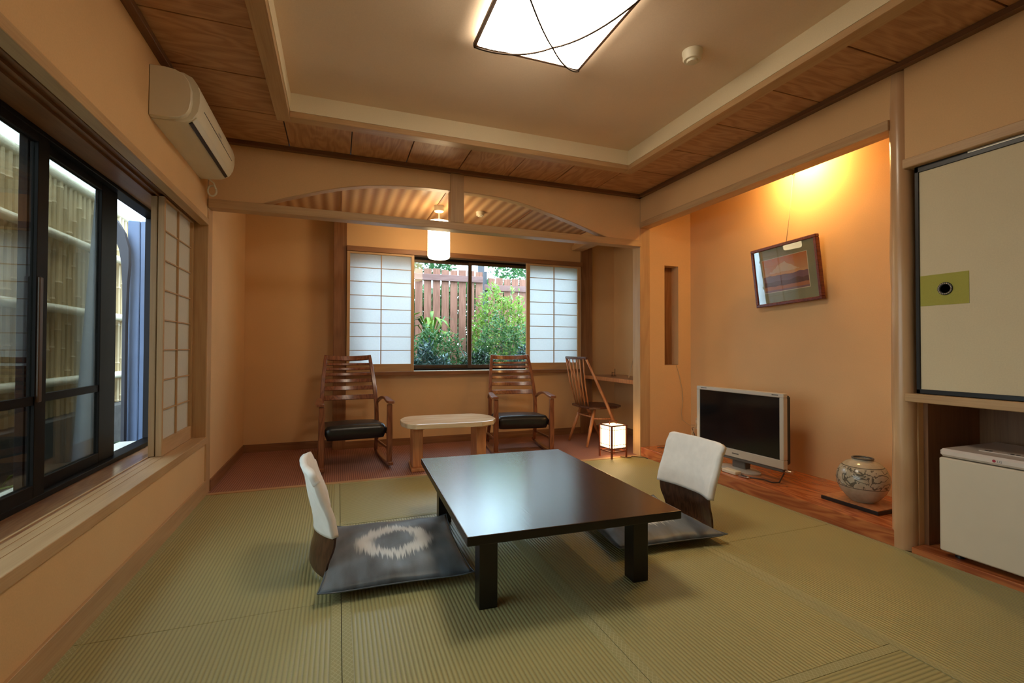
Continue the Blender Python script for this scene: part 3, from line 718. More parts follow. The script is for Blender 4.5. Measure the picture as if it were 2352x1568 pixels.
def zaisu(label, loc, rz, wr):
    t = thing('floor_chair', label, 'chair', loc, rz, 'legless floor chairs at the low table')
    bm = bmesh.new()
    def f(a, b_):
        z = .012 + .47 * b_; s = a * 2 - 1; x, y = back_pt(s, z)
        top = .02 * max(0, abs(s) - .75) / .25 * (b_ > .9); return (x, y, z - top)
    sheet(bm, f, 16, 24, .010); fin('backrest', bm, 'plywood', t, False, 'auto')
    bm = bmesh.new()
    sheet(bm, lambda a, b_: (.055 + .40 * b_, (a * 2 - 1) * (.20 - .01 * b_), .0075 + .002 * (1 - b_)), 8, 8, .010); fin('seat', bm, 'plywood', t, False, 'auto')
    bm = bmesh.new()
    def g_(a, b_):
        z = .195 + .295 * b_; s = a * 2 - 1; x, y = back_pt(s, z)
        drape = .0015 * math.sin(7 * s + wr) * (1 - b_) + .0015 * math.sin(9 * b_ + 5 * abs(s) + wr)
        z -= .010 * (1 - s * s) * (1 - b_) 
        z -= .014 * (max(0, abs(s) - .8) / .2) ** 2 * (b_ > .85)
        return (x + drape, y * 1.07, z)
    sheet(bm, g_, 26, 22, lambda a, b_: .031 + .003 * math.sin(5 * a + 3 * b_ + wr)); 
    fin('back_cover', bm, 'cloth', t, False, True, label='white cloth slipcover over the upper backrest')
    return t
zaisu('legless floor chair with white back cover left of the low table, seen side on', (-.105, 2.41, 0), 5, 0.)
zaisu('legless floor chair with white back cover right of the low table near the television', (1.995, 2.265, 0), 180, 2.1)
def cushion(label, loc, rz, hx, hy, th):
    t = thing('floor_cushion', label, 'cushion', loc, rz, 'blue grey floor cushions')
    def shape(u, v, side):
        pu, pv = abs(u), abs(v)
        pinch = 1 - .055 * (1 - pv ** 2) * pu ** 4; pinch2 = 1 - .055 * (1 - pu ** 2) * pv ** 4
        h = (max(0, (1 - pu ** 3.2)) * max(0, (1 - pv ** 3.2))) ** .62
        x = u * hx * pinch; y = v * hy * pinch2
        wr_ = .0016 * math.sin(9 * u + 4 * v) + .0014 * math.sin(13 * v - 5 * u)
        if side > 0: return (x, y, th * .42 + h * (th * .58) + wr_ * h * 2 + .012 * (pu * pv) ** 6)
        return (x, y, th * .42 - h * (th * .42) + .012 * (pu * pv) ** 6)
    bm = bmesh.new(); n = 28
    for side in (1, -1):
        G = [[bm.verts.new(shape(i / n * 2 - 1, j / n * 2 - 1, side)) for j in range(n + 1)] for i in range(n + 1)]
        for i in range(n):
            for j in range(n):
                q = (G[i][j], G[i + 1][j], G[i + 1][j + 1], G[i][j + 1]); bm.faces.new(q if side > 0 else q[::-1])
    bmesh.ops.remove_doubles(bm, verts=bm.verts, dist=.0006)
    fin('cover', bm, 'ikat', t, False, True)
    bm = bmesh.new()
    ed = [shape(u, v, 1) for u, v in [(k / 14 * 2 - 1, -1) for k in range(14)] + [(1, k / 14 * 2 - 1) for k in range(14)] + [(1 - k / 14 * 2, 1) for k in range(14)] + [(-1, 1 - k / 14 * 2) for k in range(15)]]
    tube(bm, ed, .0028, 6); fin('seam', bm, plain('seam_cord', (.10, .12, .14), .7), t, False, True)
    return t
cushion('blue grey floor cushion with a pale ikat ring on the left floor chair', (.265, 2.36, .012), -3, .315, .37, .078)
cushion('blue grey floor cushion under the right edge of the low table by the television', (1.62, 2.285, .012), 176, .315, .34, .078)

# ------------------------------------------------------------------ rocking chairs (local: faces -y)
def rocking_chair(label, loc, rz):
    t = thing('rocking_chair', label, 'chair', loc, rz, 'slat back rocking chairs in the alcove')
    def bz(p, q, r_, s): return Vector(p) * (1 - s) ** 2 + Vector(q) * 2 * s * (1 - s) + Vector(r_) * s * s
    for s in (-1, 1):
        bm = bmesh.new(); pts = [(s * .272, y, .016 + .020 * abs(y / .36) ** 2.2) for y in [k / 12 * .76 - .40 for k in range(13)]]
        ribbon(bm, pts, .042, .028, (1, 0, 0)); fin('runner', bm, 'chairwood', t, False, bev=.004)
        bm = bmesh.new(); ribbon(bm, [(s * .272, -.32, .034), (s * .272, -.325, .28), (s * .272, -.325, .535)], [.042, .048, .042], [.030, .036, .034], (1, 0, 0)); fin('front_leg', bm, 'chairwood', t, False, bev=.004)
        bm = bmesh.new(); ribbon(bm, [(s * .255, .27, .030), (s * .25, .20, .20), (s * .245, .175, .34), (s * .243, .19, .50), (s * .228, .25, .70), (s * .205, .325, .90), (s * .198, .345, .945)],
                                 [.030, .034, .036, .036, .032, .030, .028], [.034, .038, .040, .038, .034, .030, .028], (1, 0, 0)); fin('back_post', bm, 'chairwood', t, False, 'auto', bev=.003)
        bm = bmesh.new(); pts = [bz((s * .252, .205, .50), (s * .275, .02, .60), (s * .285, -.20, .556), k / 8) for k in range(9)] + [(s * .284, -.30, .552), (s * .280, -.365, .553)]
        ribbon(bm, pts, [.030, .032, .034, .036, .038, .042, .046, .052, .056, .066, .052], .022, (1, 0, 0)); fin('armrest', bm, 'chairwood', t, False, 'auto', bev=.004)
        bm = bmesh.new(); ribbon(bm, [(s * .262, .22, .13), (s * .270, -.31, .15)], .014, .022, (1, 0, 0)); fin('stretcher', bm, 'chairwood', t, False, bev=.002)
        bm = bmesh.new(); ribbon(bm, [(s * .255, .19, .27), (s * .266, -.31, .30)], .020, .045, (1, 0, 0)); fin('side_rail', bm, 'chairwood', t, False, bev=.002)
    def post(z):
        P = [(.50, .243, .19), (.70, .228, .25), (.90, .205, .325), (.96, .198, .35)]
        for (z0, x0, y0), (z1, x1, y1) in zip(P, P[1:]):
            if z <= z1 or z1 == .96: f = (z - z0) / (z1 - z0); return x0 + (x1 - x0) * f, y0 + (y1 - y0) * f
    for i, (z, h) in enumerate([(.925, .046), (.862, .022), (.818, .024), (.768, .028), (.708, .034), (.640, .040), (.555, .046)]):
        x, y = post(z); bm = bmesh.new()
        pts = [(u * x, y + .045 * (1 - u * u) - .004, z - (.012 if i == 0 else .004) * (1 - u * u)) for u in [k / 10 * 2 - 1 for k in range(11)]]
        ribbon(bm, pts, h, .014 if i else .022, (0, .32, .95)); fin('top_rail' if i == 0 else 'slat', bm, 'chairwood', t, False, 'auto', bev=.003)
    bm = bmesh.new()
    n = 18
    def S_(u, v, top):
        k = (max(0, 1 - abs(u) ** 12) * max(0, 1 - abs(v) ** 12)) ** .16
        hx = .249 + .006 * (-v); z0 = .318 + (-v) * .014
        return (u * hx, -.07 + v * .255, z0 + (.040 * k + .018 * (1 - u * u) * (1 - v * v) if top else -.084 * k))
    for top in (1, 0):
        G = [[bm.verts.new(S_(i / n * 2 - 1, j / n * 2 - 1, top)) for j in range(n + 1)] for i in range(n + 1)]
        for i in range(n):
            for j in range(n):
                q = (G[i][j], G[i + 1][j], G[i + 1][j + 1], G[i][j + 1]); bm.faces.new(q if top else q[::-1])
    bmesh.ops.remove_doubles(bm, verts=bm.verts, dist=.0006)
    fin('seat_cushion', bm, 'leather', t, False, True)
    return t
rocking_chair('walnut rocking chair with black seat left of the small coffee table', (.122, 4.47, .002), 5)
rocking_chair('walnut rocking chair with black seat right of the small coffee table', (1.710, 4.49, .002), -8)

# ------------------------------------------------------------------ coffee table
t = thing('coffee_table', 'small pale topped coffee table with slab legs between the rocking chairs', 'table', (.905, 4.045, 0), -3)
oc = [(-.30, -.26), (.24, -.26), (.355, -.20), (.405, -.08), (.405, .08), (.34, .21), (.26, .26), (-.28, .26), (-.36, .20), (-.405, .07), (-.405, -.07), (-.365, -.20)]
bm = bmesh.new(); prism(bm, oc, 'z', .368, .408); fin('tabletop', bm, wood('pale_top', (.66, .47, .27), (.84, .68, .46), 'x', 5, 1.2, .2, spec=.8), t, False, bev=.008, seg=2)
for s in (-1, 1):
    bm = bmesh.new(); box(bm, s * .27 - .042, s * .27 + .042, -.11, .13, .03, .345); fin('slab_leg', bm, 'orangewood', t, False, bev=.004)
    bm = bmesh.new(); box(bm, s * .27 - .055, s * .27 + .055, -.15, .17, .001, .030); fin('foot_plate', bm, 'orangewood', t, False, bev=.006)
    bm = bmesh.new(); box(bm, s * .27 - .050, s * .27 + .050, -.15, .17, .345, .368); fin('bracket', bm, 'orangewood', t, False, bev=.003)

# ------------------------------------------------------------------ spindle back chair at the desk (local: faces +x)
t = thing('spindle_chair', 'spindle back wooden chair with dark seat drawn up to the desk', 'chair', (2.66, 4.50, 0), 0)
bm = bmesh.new()
pts = [(-.265 - .022 * math.cos(u * math.pi / 2), u * .235, .918) for u in [k / 12 * 2 - 1 for k in range(13)]]
ribbon(bm, pts, .024, .030, (1, 0, 0)); fin('crest_rail', bm, 'darkseat', t, False, 'auto', bev=.006)
bm = bmesh.new(); prism(bm, [(-.215, -.19), (-.10, -.225), (.10, -.22), (.21, -.13), (.225, 0), (.21, .13), (.10, .22), (-.10, .225), (-.215, .19), (-.235, 0)], 'z', .388, .412)
fin('seat', bm, 'darkseat', t, False, bev=.007, seg=2)
for k in range(6):
    u = (k - 2.5) / 2.5
    bm = bmesh.new(); tube(bm, [(-.19 - .012 * (1 - u * u), u * .135, .405), (-.235 - .016, u * .17, .66), (-.275 - .012, u * .195, .912)], [.0075, .008, .006], 8); fin('spindle', bm, 'orangewood', t, False, True)
for s in (-1, 1):
    bm = bmesh.new(); tube(bm, [(-.268, s * .222, .915), (-.05, s * .235, .48), (.045, s * .240, .27), (.17, s * .245, .002)], [.011, .016, .018, .013], 10); fin('front_leg', bm, 'orangewood', t, False, True)
    bm = bmesh.new(); tube(bm, [(-.12, s * .14, .392), (-.19, s * .175, .18), (-.245, s * .20, .002)], [.016, .018, .012], 10); fin('rear_leg', bm, 'orangewood', t, False, True)
    bm = bmesh.new(); tube(bm, [(-.16, s * .155, .285), (.045, s * .225, .285)], .009, 8); fin('stretcher', bm, 'orangewood', t, False, True)
bm = bmesh.new(); tube(bm, [(-.155, -.155, .30), (-.155, .155, .30)], .009, 8); fin('stretcher', bm, 'orangewood', t, False, True)
# ------------------------------------------------------------------ desk board with things on it
t = thing('wall_desk', 'narrow wooden wall desk in the right corner of the alcove', 'desk', (3.03, 4.5, .70))
BX('desk_top', 'chairwood', 2.80, 3.249, 3.915, 5.03, .672, .700, t, bev=.003)
BX('front_lip', 'orangewood', 2.785, 2.80, 3.915, 5.03, .660, .702, t, bev=.002)
BX('support_batten', 'brown_y', 3.20, 3.249, 3.95, 5.02, .64, .672, t)
t = thing('desk_mirror', 'pale framed mirror leaning on the desk against the wall', 'mirror', (3.03, 4.47, .7045), 0, rot=(0, R(14), R(-35)))
bm = bmesh.new()
for a in ((0, .014, -.15, .15, 0, .03), (0, .014, -.15, .15, .29, .32), (0, .014, -.15, -.12, .03, .29), (0, .014, .12, .15, .03, .29)): box(bm, *a)
fin('frame', bm, 'pine_z', t, False)
BX('mirror_glass', 'chrome', .004, .010, -.12, .12, .03, .29, t, world=False)
bm = bmesh.new(); bar(bm, (.014, 0, .26), (.10, 0, .035), .02, .006); fin('rear_prop', bm, 'pine_z', t, False)
t = thing('wire_stand', 'tiny dark wire stand on the wall desk', 'stand', (3.00, 4.72, .7005))
bm = bmesh.new(); tube(bm, [(-.02, 0, .002), (-.02, 0, .05), (-.012, 0, .04), (.012, 0, .04)], .003, 6); fin('hook', bm, 'cord_dark', t, False)
bm = bmesh.new(); tube(bm, [(.02, 0, .002), (.02, 0, .085)], .003, 6); fin('upright', bm, 'cord_dark', t, False)
bm = bmesh.new(); box(bm, -.03, .03, -.015, .015, 0, .004); fin('base', bm, 'cord_dark', t, False)

# ------------------------------------------------------------------ floor lantern
t = thing('floor_lantern', 'lit square paper floor lantern standing beside the alcove post', 'lamp', (2.432, 3.838, .0045), 8)
h = .086
for sx in (-1, 1):
    for sy in (-1, 1):
        bm = bmesh.new(); box(bm, sx * h - .008, sx * h + .008, sy * h - .008, sy * h + .008, 0, .305); fin('leg', bm, 'lantwood', t, False, bev=.002)
def lbar(nm, z0, z1, off, th):
    for k in range(4):
        bm = bmesh.new(); box(bm, -h + .008, h - .008, h - off - th, h - off, z0, z1)
        bmesh.ops.transform(bm, matrix=Matrix.Rotation(k * math.pi / 2, 4, 'Z'), verts=bm.verts); fin(nm, bm, 'lantwood', t, False)
lbar('top_rail', .295, .305, -.004, .010); lbar('bottom_rail', .088, .098, -.004, .010); lbar('cross_bar', .262, .266, -.003, .004); lbar('cross_bar', .122, .126, -.003, .004); lbar('foot_rail', .058, .068, -.002, .006)
for k in range(4):
    for s in (-1, 1):
        bm = bmesh.new(); box(bm, s * (h - .028) - .002, s * (h - .028) + .002, h - .001, h + .003, .098, .295)
        bmesh.ops.transform(bm, matrix=Matrix.Rotation(k * math.pi / 2, 4, 'Z'), verts=bm.verts); fin('cross_bar', bm, 'lantwood', t, False)
bm = bmesh.new()
for k in range(4):
    m_ = Matrix.Rotation(k * math.pi / 2, 4, 'Z'); box(bm, -h + .004, h - .004, h - .006, h - .004, .096, .297, m_)
fin('paper_shade', bm, emit('lantern_paper', (1.0, .66, .32), LAMP_LANT), t, False)
bm = bmesh.new(); box(bm, -h + .008, h - .008, -h + .008, h - .008, .299, .302); fin('paper_top', bm, 'paper', t, False)
bm = bmesh.new(); tube(bm, [(-.04, 0, .305), (-.04, 0, .328), (-.055, 0, .333), (.055, 0, .333), (.04, 0, .328), (.04, 0, .305)], .005, 8); fin('handle', bm, 'lantwood', t, False, True)
bm = bmesh.new(); tube(bm, [(2.49, 3.80, .008), (2.56, 3.74, .008), (2.60, 3.775, .008), (2.645, 3.73, .008), (2.685, 3.715, .008), (2.69, 3.66, .006)], .0035, 6)
tag(fin('lantern_cord', bm, 'cord_dark', smooth=True), 'dark cord running from the floor lantern along the wooden step', 'cord')

# ------------------------------------------------------------------ television (local: screen faces -x)
dx, dy = .04, -.80; ang = math.degrees(math.atan2(-dx, -dy)) # local -y = viewer's right
t = thing('television', 'flat silver framed television with dark screen on the raised red wooden step', 'television', (2.905, 2.82, .0865), 0, rot=(0, 0, R(-2.9 + 5.8)))
W2, Z0, Z1 = .40, .095, .622
bm = bmesh.new()
for a in ((-W2, W2, Z1 - .030, Z1), (-W2, W2, Z0, Z0 + .062), (-W2, -W2 + .034, Z0 + .062, Z1 - .030), (W2 - .034, W2, Z0 + .062, Z1 - .030)): box(bm, -.022, .020, a[0], a[1], a[2], a[3])
bz_ = fin('bezel', bm, 'silver', t, False, bev=.004)
BX('screen', 'screen', -.016, .012, -W2 + .034, W2 - .034, Z0 + .062, Z1 - .030, t, world=False)
BX('back_shell', 'black', .020, .085, -W2 + .02, W2 - .02, Z0 + .02, Z1 - .02, t, .012, False)
BX('speaker_bar', 'darkgrey', -.016, .03, -W2 + .01, W2 - .01, Z0 - .022, Z0 - .0005, t, .004, False)
BX('neck', 'darkgrey', .005, .065, -.06, .06, .012, Z0 + .02, t, .004, False)
bm = bmesh.new(); lathe(bm, [(0, 0), (1, 0), (1, .008), (.93, .014), (0, .016)], n=40); bmesh.ops.transform(bm, matrix=Matrix.Translation((.01, 0, 0)) @ Matrix.Diagonal((.10, .18, 1, 1)), verts=bm.verts); fin('stand_base', bm, 'silver', t, False, 'auto')
BX('brand_mark', 'darkgrey', -.0235, -.0215, -.025, .035, Z0 + .026, Z0 + .034, bz_, world=False)
BX('model_mark', 'darkgrey', -.0235, -.0215, -.36, -.31, Z1 - .016, Z1 - .010, bz_, world=False)
BX('model_mark', 'darkgrey', -.0235, -.0215, .29, .35, Z1 - .016, Z1 - .010, bz_, world=False)
bm = bmesh.new(); lathe(bm, [(0, 0), (.014, 0), (.014, .05), (0, .05)], n=14); bmesh.ops.transform(bm, matrix=Matrix.Translation((.01, -W2 + .01, Z0 - .012)) @ Matrix.Rotation(R(90), 4, 'X'), verts=bm.verts)
fin('power_knob', bm, 'chrome', t, False, 'auto')
bm = bmesh.new(); box(bm, 2.755, 2.815, 2.70, 2.83, .0868, .112); tag(fin('adapter_box', bm, 'white_plastic', bev=.004), 'small ivory adapter box lying in front of the television stand', 'adapter')
bm = bmesh.new(); box(bm, 2.757, 2.785, 2.60, 2.68, .0868, .100); tag(fin('remote_plug', bm, 'chrome', bev=.005), 'small shiny plug lying right of the ivory adapter box', 'plug')
bm = bmesh.new(); tube(bm, [(2.79, 2.60, .094), (2.83, 2.52, .098), (2.84, 2.46, .092), (2.86, 2.42, .10), (2.93, 2.44, .15)], .005, 8); tag(fin('video_cable', bm, 'cord_dark', smooth=True), 'dark cable curling under the right end of the television', 'cable')
bm = bmesh.new(); tube(bm, [(2.80, 2.84, .096), (2.79, 3.0, .094), (2.80, 3.25, .092), (2.86, 3.45, .092), (3.0, 3.60, .092), (3.22, 3.70, .12)], .004, 8); tag(fin('aerial_cable', bm, 'cord', smooth=True), 'pale cable on the step running left behind the television', 'cable')
# wall outlet with plugs and the cord from the slot
t = thing('wall_outlet', 'wall outlet with plugs low in the corner behind the television', 'outlet', (3.295, 3.70, .27))
BX('cover_plate', 'silver', 3.290, 3.2995, 3.64, 3.71, .235, .345, t, bev=.002)
for z in (.262, .30): BX('plug', 'white_plastic', 3.262, 3.290, 3.655, 3.685, z, z + .024, t, bev=.003)
for i in range(3):
    bm = bmesh.new(); tube(bm, [(3.27, 3.67, .27 + .012 * i), (3.235, 3.70 - .02 * i, .25), (3.24, 3.66 + .03 * i, .17), (3.22, 3.60 + .04 * i, .095)], .0035, 6)
    fin('plug_cord', bm, 'cord' if i else 'cord_dark', t, smooth=True)
bm = bmesh.new(); tube(bm, [(3.12, 3.786, .858), (3.15, 3.784, .78), (3.19, 3.784, .62), (3.20, 3.784, .50), (3.18, 3.784, .40), (3.19, 3.784, .32), (3.25, 3.76, .27), (3.285, 3.70, .275)], .0028, 6)
tag(fin('slot_cord', bm, 'cord', smooth=True), 'thin cord hanging from the narrow wall slot down to the outlet', 'cord')
bm = bmesh.new(); tube(bm, [(2.83, 3.70, .0895), (2.90, 3.66, .0895), (2.95, 3.72, .0895), (3.02, 3.68, .0895), (3.1, 3.72, .0895)], .0035, 6)
tag(fin('step_cord', bm, 'cord_dark', smooth=True), 'dark cord lying on the far left end of the red wooden step', 'cord')

# ------------------------------------------------------------------ framed picture (leans forward, hangs by a cord)
t = thing('framed_picture', 'framed mountain painting hanging crooked on the picture alcove wall', 'picture', (3.228, 2.668, 1.602), 0, rot=None)
t.rotation_euler = (R(-2.2), R(-5.5), 0)
HW, HH = .284, .236
bm = bmesh.new()
for a in ((-HW, HW, HH - .024, HH), (-HW, HW, -HH, -HH + .024), (-HW, -HW + .024, -HH + .024, HH - .024), (HW - .024, HW, -HH + .024, HH - .024)): box(bm, -.018, .022, *a)
fin('frame', bm, 'frame_wood', t, False, bev=.004)
mb_ = BX('mat_board', 'mat_board', -.002, .004, -HW + .022, HW - .022, -HH + .022, HH - .022, t, world=False)
BX('painting', 'painting', -.0035, -.0022, -.192, .192, -.128, .132, t, world=False)
bm = bmesh.new()
for a in ((-.197, .197, .132, .136), (-.197, .197, -.133, -.128), (-.197, -.192, -.128, .132), (.192, .197, -.128, .132)): box(bm, -.0038, -.0021, *a)
fin('mat_bevel', bm, 'fascia', mb_, False)
M['glass3'] = glass('picture_glass', (.95, .96, .95), .3)
BX('glazing', 'glass3', -.010, -.0085, -HW + .024, HW - .024, -HH + .024, HH - .024, t, world=False)
bm = bmesh.new(); tube(bm, [(3.222, 2.652, 1.845), (3.255, 2.645, 2.10), (3.285, 2.641, 2.36)], .0022, 6); fin('hanging_cord', bm, 'cord', t, smooth=True)
bm = bmesh.new(); tube(bm, [(3.300, 2.641, 2.362), (3.280, 2.641, 2.362), (3.276, 2.641, 2.375)], .004, 6); tag(fin('picture_hook', bm, 'chrome'), 'small metal hook above the picture cord', 'hook')

# ------------------------------------------------------------------ vase on board
t = thing('display_board', 'flat black edged board under the round vase on the red wooden step', 'board', (2.97, 1.95, .0865), 0)
bm = bmesh.new(); box(bm, 2.845, 3.10, 1.775, 2.11, .0868, .108); fin('board', bm, 'black', t, bev=.002)
bm = bmesh.new(); box(bm, 2.850, 3.095, 1.780, 2.105, .1082, .1115); fin('inlay', bm, 'orangewood', t)
t = thing('round_vase', 'round crackled grey vase with dark brush scrolls on the board', 'vase', (2.965, 1.935, .1125))
pf = [(0, 0), (.062, 0), (.066, .004), (.085, .022), (.112, .055), (.130, .095), (.135, .130), (.130, .165), (.114, .200), (.088, .226), (.064, .238), (.055, .242), (.055, .254), (.050, .256), (.047, .250), (.047, .238), (.07, .22), (.0, .20)]
bm = bmesh.new(); lathe(bm, pf, n=48); fin('body', bm, 'glaze', t, False, 'auto')
bm = bmesh.new(); lathe(bm, [(.0555, .249), (.0565, .256), (.051, .2585), (.046, .255), (.0465, .249)], n=40); fin('rim', bm, 'darkgrey', t, False, 'auto')

# ------------------------------------------------------------------ refrigerator
FX, FY0, FY1 = 2.722, .975, 1.425
t = thing('mini_fridge', 'cream mini refrigerator in the niche under the closet', 'refrigerator', (FX, 1.2, .031))
BX('cabinet', 'cream_plastic', FX + .055, 3.18, FY0, FY1, .055, .505, t, .004)
BX('door', 'cream_plastic', FX, FX + .050, FY0, FY1, .058, .503, t, .006)
lid = BX('lid', 'fridge_top', FX + .004, 3.18, FY0, FY1, .508, .545, t, .010)
BX('control_strip', 'fridge_top', FX + .10, FX + .14, 1.02, 1.32, .5455, .549, lid, .001)
for y in (1.30, 1.285, 1.21, 1.19): BX('button', 'black', FX + .112, FX + .124, y - .005, y + .005, .5492, .551, lid)
for x in (FX + .06, 3.12):
    for y in (FY0 + .05, FY1 - .05):
        bm = bmesh.new(); lathe(bm, [(0, .0315), (.018, .0315), (.018, .055), (0, .055)], x, y, 14); fin('foot', bm, 'black', t)
bm = bmesh.new(); lathe(bm, [(0, 0), (.0062, 0), (.0062, .001), (0, .001)], n=20); bmesh.ops.transform(bm, matrix=Matrix.Translation((FX + .0035, 1.222, .527)) @ Matrix.Rotation(R(-90), 4, 'Y'), verts=bm.verts); fin('emblem', bm, 'red', lid)
def text(body, size, mtx, mat, parent, nm='lettering'):
    c = bpy.data.curves.new(nm, 'FONT'); c.body = body; c.size = size; c.extrude = .0004; c.align_x = 'LEFT'
    o = bpy.data.objects.new(nm, c); COL.objects.link(o)
    me = bpy.data.meshes.new_from_object(o.evaluated_get(bpy.context.evaluated_depsgraph_get())); bpy.data.objects.remove(o)
    me.transform(parent.matrix_basis.inverted() @ mtx); me.materials.append(M[mat])
    o = bpy.data.objects.new(nm, me); COL.objects.link(o); o.parent = parent; return o
TM = Matrix(((0, 0, -1, FX + .0028), (-1, 0, 0, 1.212), (0, 1, 0, .522), (0, 0, 0, 1)))
text('LG', .014, TM, 'grey', t)

# ------------------------------------------------------------------ outdoors
BX('ground', 'soil', -9, -1.22, -3, 14, -.42, .05, **S)
BX('ground', 'soil', -1.22, 9, 5.35, 14, -.42, -.36, **S)
BX('foundation', 'concrete', -1.22, -1.2, -1, 5.3, -.36, .37, **S)
BX('foundation', 'concrete', -1.2, 3.4, 5.35, 5.37, -.36, .7, **S)
t = thing('bamboo_fence', 'tall bamboo pole fence outside the left window', 'fence', (-2.0, 5.0, .5))
y = 2.9; k = 0
while y < 7.4:
    rr = .0265 + random.uniform(-.003, .003); ph = random.uniform(0, .35); bm = bmesh.new(); pts = []; rs = []
    z = .50; zs = []
    while z < 2.27:
        zs.append((z, rr)); nz = .50 + ((z - .50 - ph) // .36 + 1) * .36 + ph
        if nz < 2.26: zs += [(nz - .012, rr), (nz, rr * 1.22), (nz + .012, rr)]
        z = nz + .013
    zs.append((2.28, rr)); zs = sorted(set(zs)); xo = random.uniform(-.004, .004)
    tube(bm, [(-2.0 + xo, y, a) for a, _ in zs], [b_ for _, b_ in zs], 8); fin('bamboo_pole', bm, 'bamboo', t, smooth='auto')
    y += .074; k += 1
BX('backing_panel', 'fence_back', -2.07, -2.035, 2.9, 7.4, .50, 2.27, t)
for z in (.76, 1.30, 1.84):
    bm = bmesh.new(); tube(bm, [(-1.945, 2.9, z), (-1.94, 4.5, z + .004), (-1.945, 7.4, z)], .032, 10); fin('cross_pole', bm, 'bamboo_pale', t, smooth='auto')
for y in (4.95, 5.75):
    for z in (.76, 1.30, 1.84):
        bm = bmesh.new(); tube(bm, [(-1.91 + .033 * math.cos(a) - .035, y + .008 * math.sin(a * 2), z + .036 * math.sin(a)) for a in [q * math.pi / 6 for q in range(13)]], .006, 6); fin('rope_knot', bm, 'cord_dark', t, smooth=True)
bm = bmesh.new(); tube(bm, [(-2.0, 2.9, 2.31), (-2.0, 7.4, 2.31)], .045, 10); fin('cap_pole', bm, 'bamboo_pale', t, smooth='auto')
tag(BX('garden_wall', 'concrete', -2.12, -1.90, 2.9, 7.4, .051, .49, bev=.004), 'low dark concrete wall under the bamboo fence', 'wall')
t = thing('siding_return', 'pale blue grey wall end with vertical boards outside the left window', 'wall', (-1.36, 4.45, .05))
for k in range(4): BX('siding_board', 'bluewall', -1.525 + .082 * k, -1.525 + .082 * k + .078, 4.42, 4.50, .051, 2.0, t, .006)
bm = bmesh.new(); tube(bm, [(-1.72, 4.22, .06), (-1.76, 4.66, 2.4)], .050, 16); tag(fin('leaning_pole', bm, 'polepaint', smooth='auto'), 'pale blue grey pole leaning outside the left window', 'pole')
bm = bmesh.new(); ribbon(bm, [(-1.505, 4.34, .055), (-1.505, 4.34, 1.2), (-1.504, 4.34, 1.50), (-1.503, 4.34, 1.64), (-1.512, 4.34, 1.76), (-1.545, 4.34, 1.87), (-1.59, 4.34, 1.95), (-1.63, 4.34, 1.985)], .05, [.02, .02, .03, .045, .06, .07, .075, .075], (0, 1, 0))
tag(fin('arched_brace', bm, 'greypost', smooth='auto'), 'dark arched timber brace beside the pale outside wall', 'brace')
t = thing('eave', 'dark eave over the left window outside', 'roof', (-1.6, 3.5, 2.5))
BX('eave_board', 'dkbrown_y', -1.46, -1.2, .2, 7.0, 2.52, 2.57, t)
BX('fascia_board', 'white', -1.49, -1.46, .2, 7.0, 2.48, 2.60, t)

t = thing('wooden_fence', 'red brown vertical board fence behind the shrubs, higher left section', 'fence', (1.2, 7.5, -.36))
for k in range(22):
    x = 2.245 - .142 * k - .115; z = 2.285 + random.uniform(-.012, .012); BX('fence_board', 'fence', x, x + .119, 7.50, 7.522, -.36, z, t, .002)
BX('fence_rail', 'fence_rail', -1.0, 2.245, 7.462, 7.498, 2.10, 2.20, t, .003); BX('fence_rail', 'fence_rail', -1.0, 2.245, 7.462, 7.498, .2, .3, t, .003)
BX('fence_post', 'greypost', 2.20, 2.29, 7.53, 7.62, -.36, 2.75, t, .003)
t = thing('wooden_fence', 'red brown vertical board fence behind the shrubs, lower right section', 'fence', (3.5, 7.5, -.36))
for k in range(24):
    x = 2.40 + .142 * k; BX('fence_board', 'fence', x, x + .119, 7.66, 7.682, -.36, 2.215 + random.uniform(-.012, .012), t, .002)
BX('fence_rail', 'fence_rail', 2.31, 5.8, 7.622, 7.658, 2.00, 2.10, t, .003); BX('fence_rail', 'fence_rail', 2.31, 5.8, 7.622, 7.658, .2, .3, t, .003)
BX('fence_post', 'greypost', 2.345, 2.385, 7.69, 7.75, -.36, 2.33, t, .003)

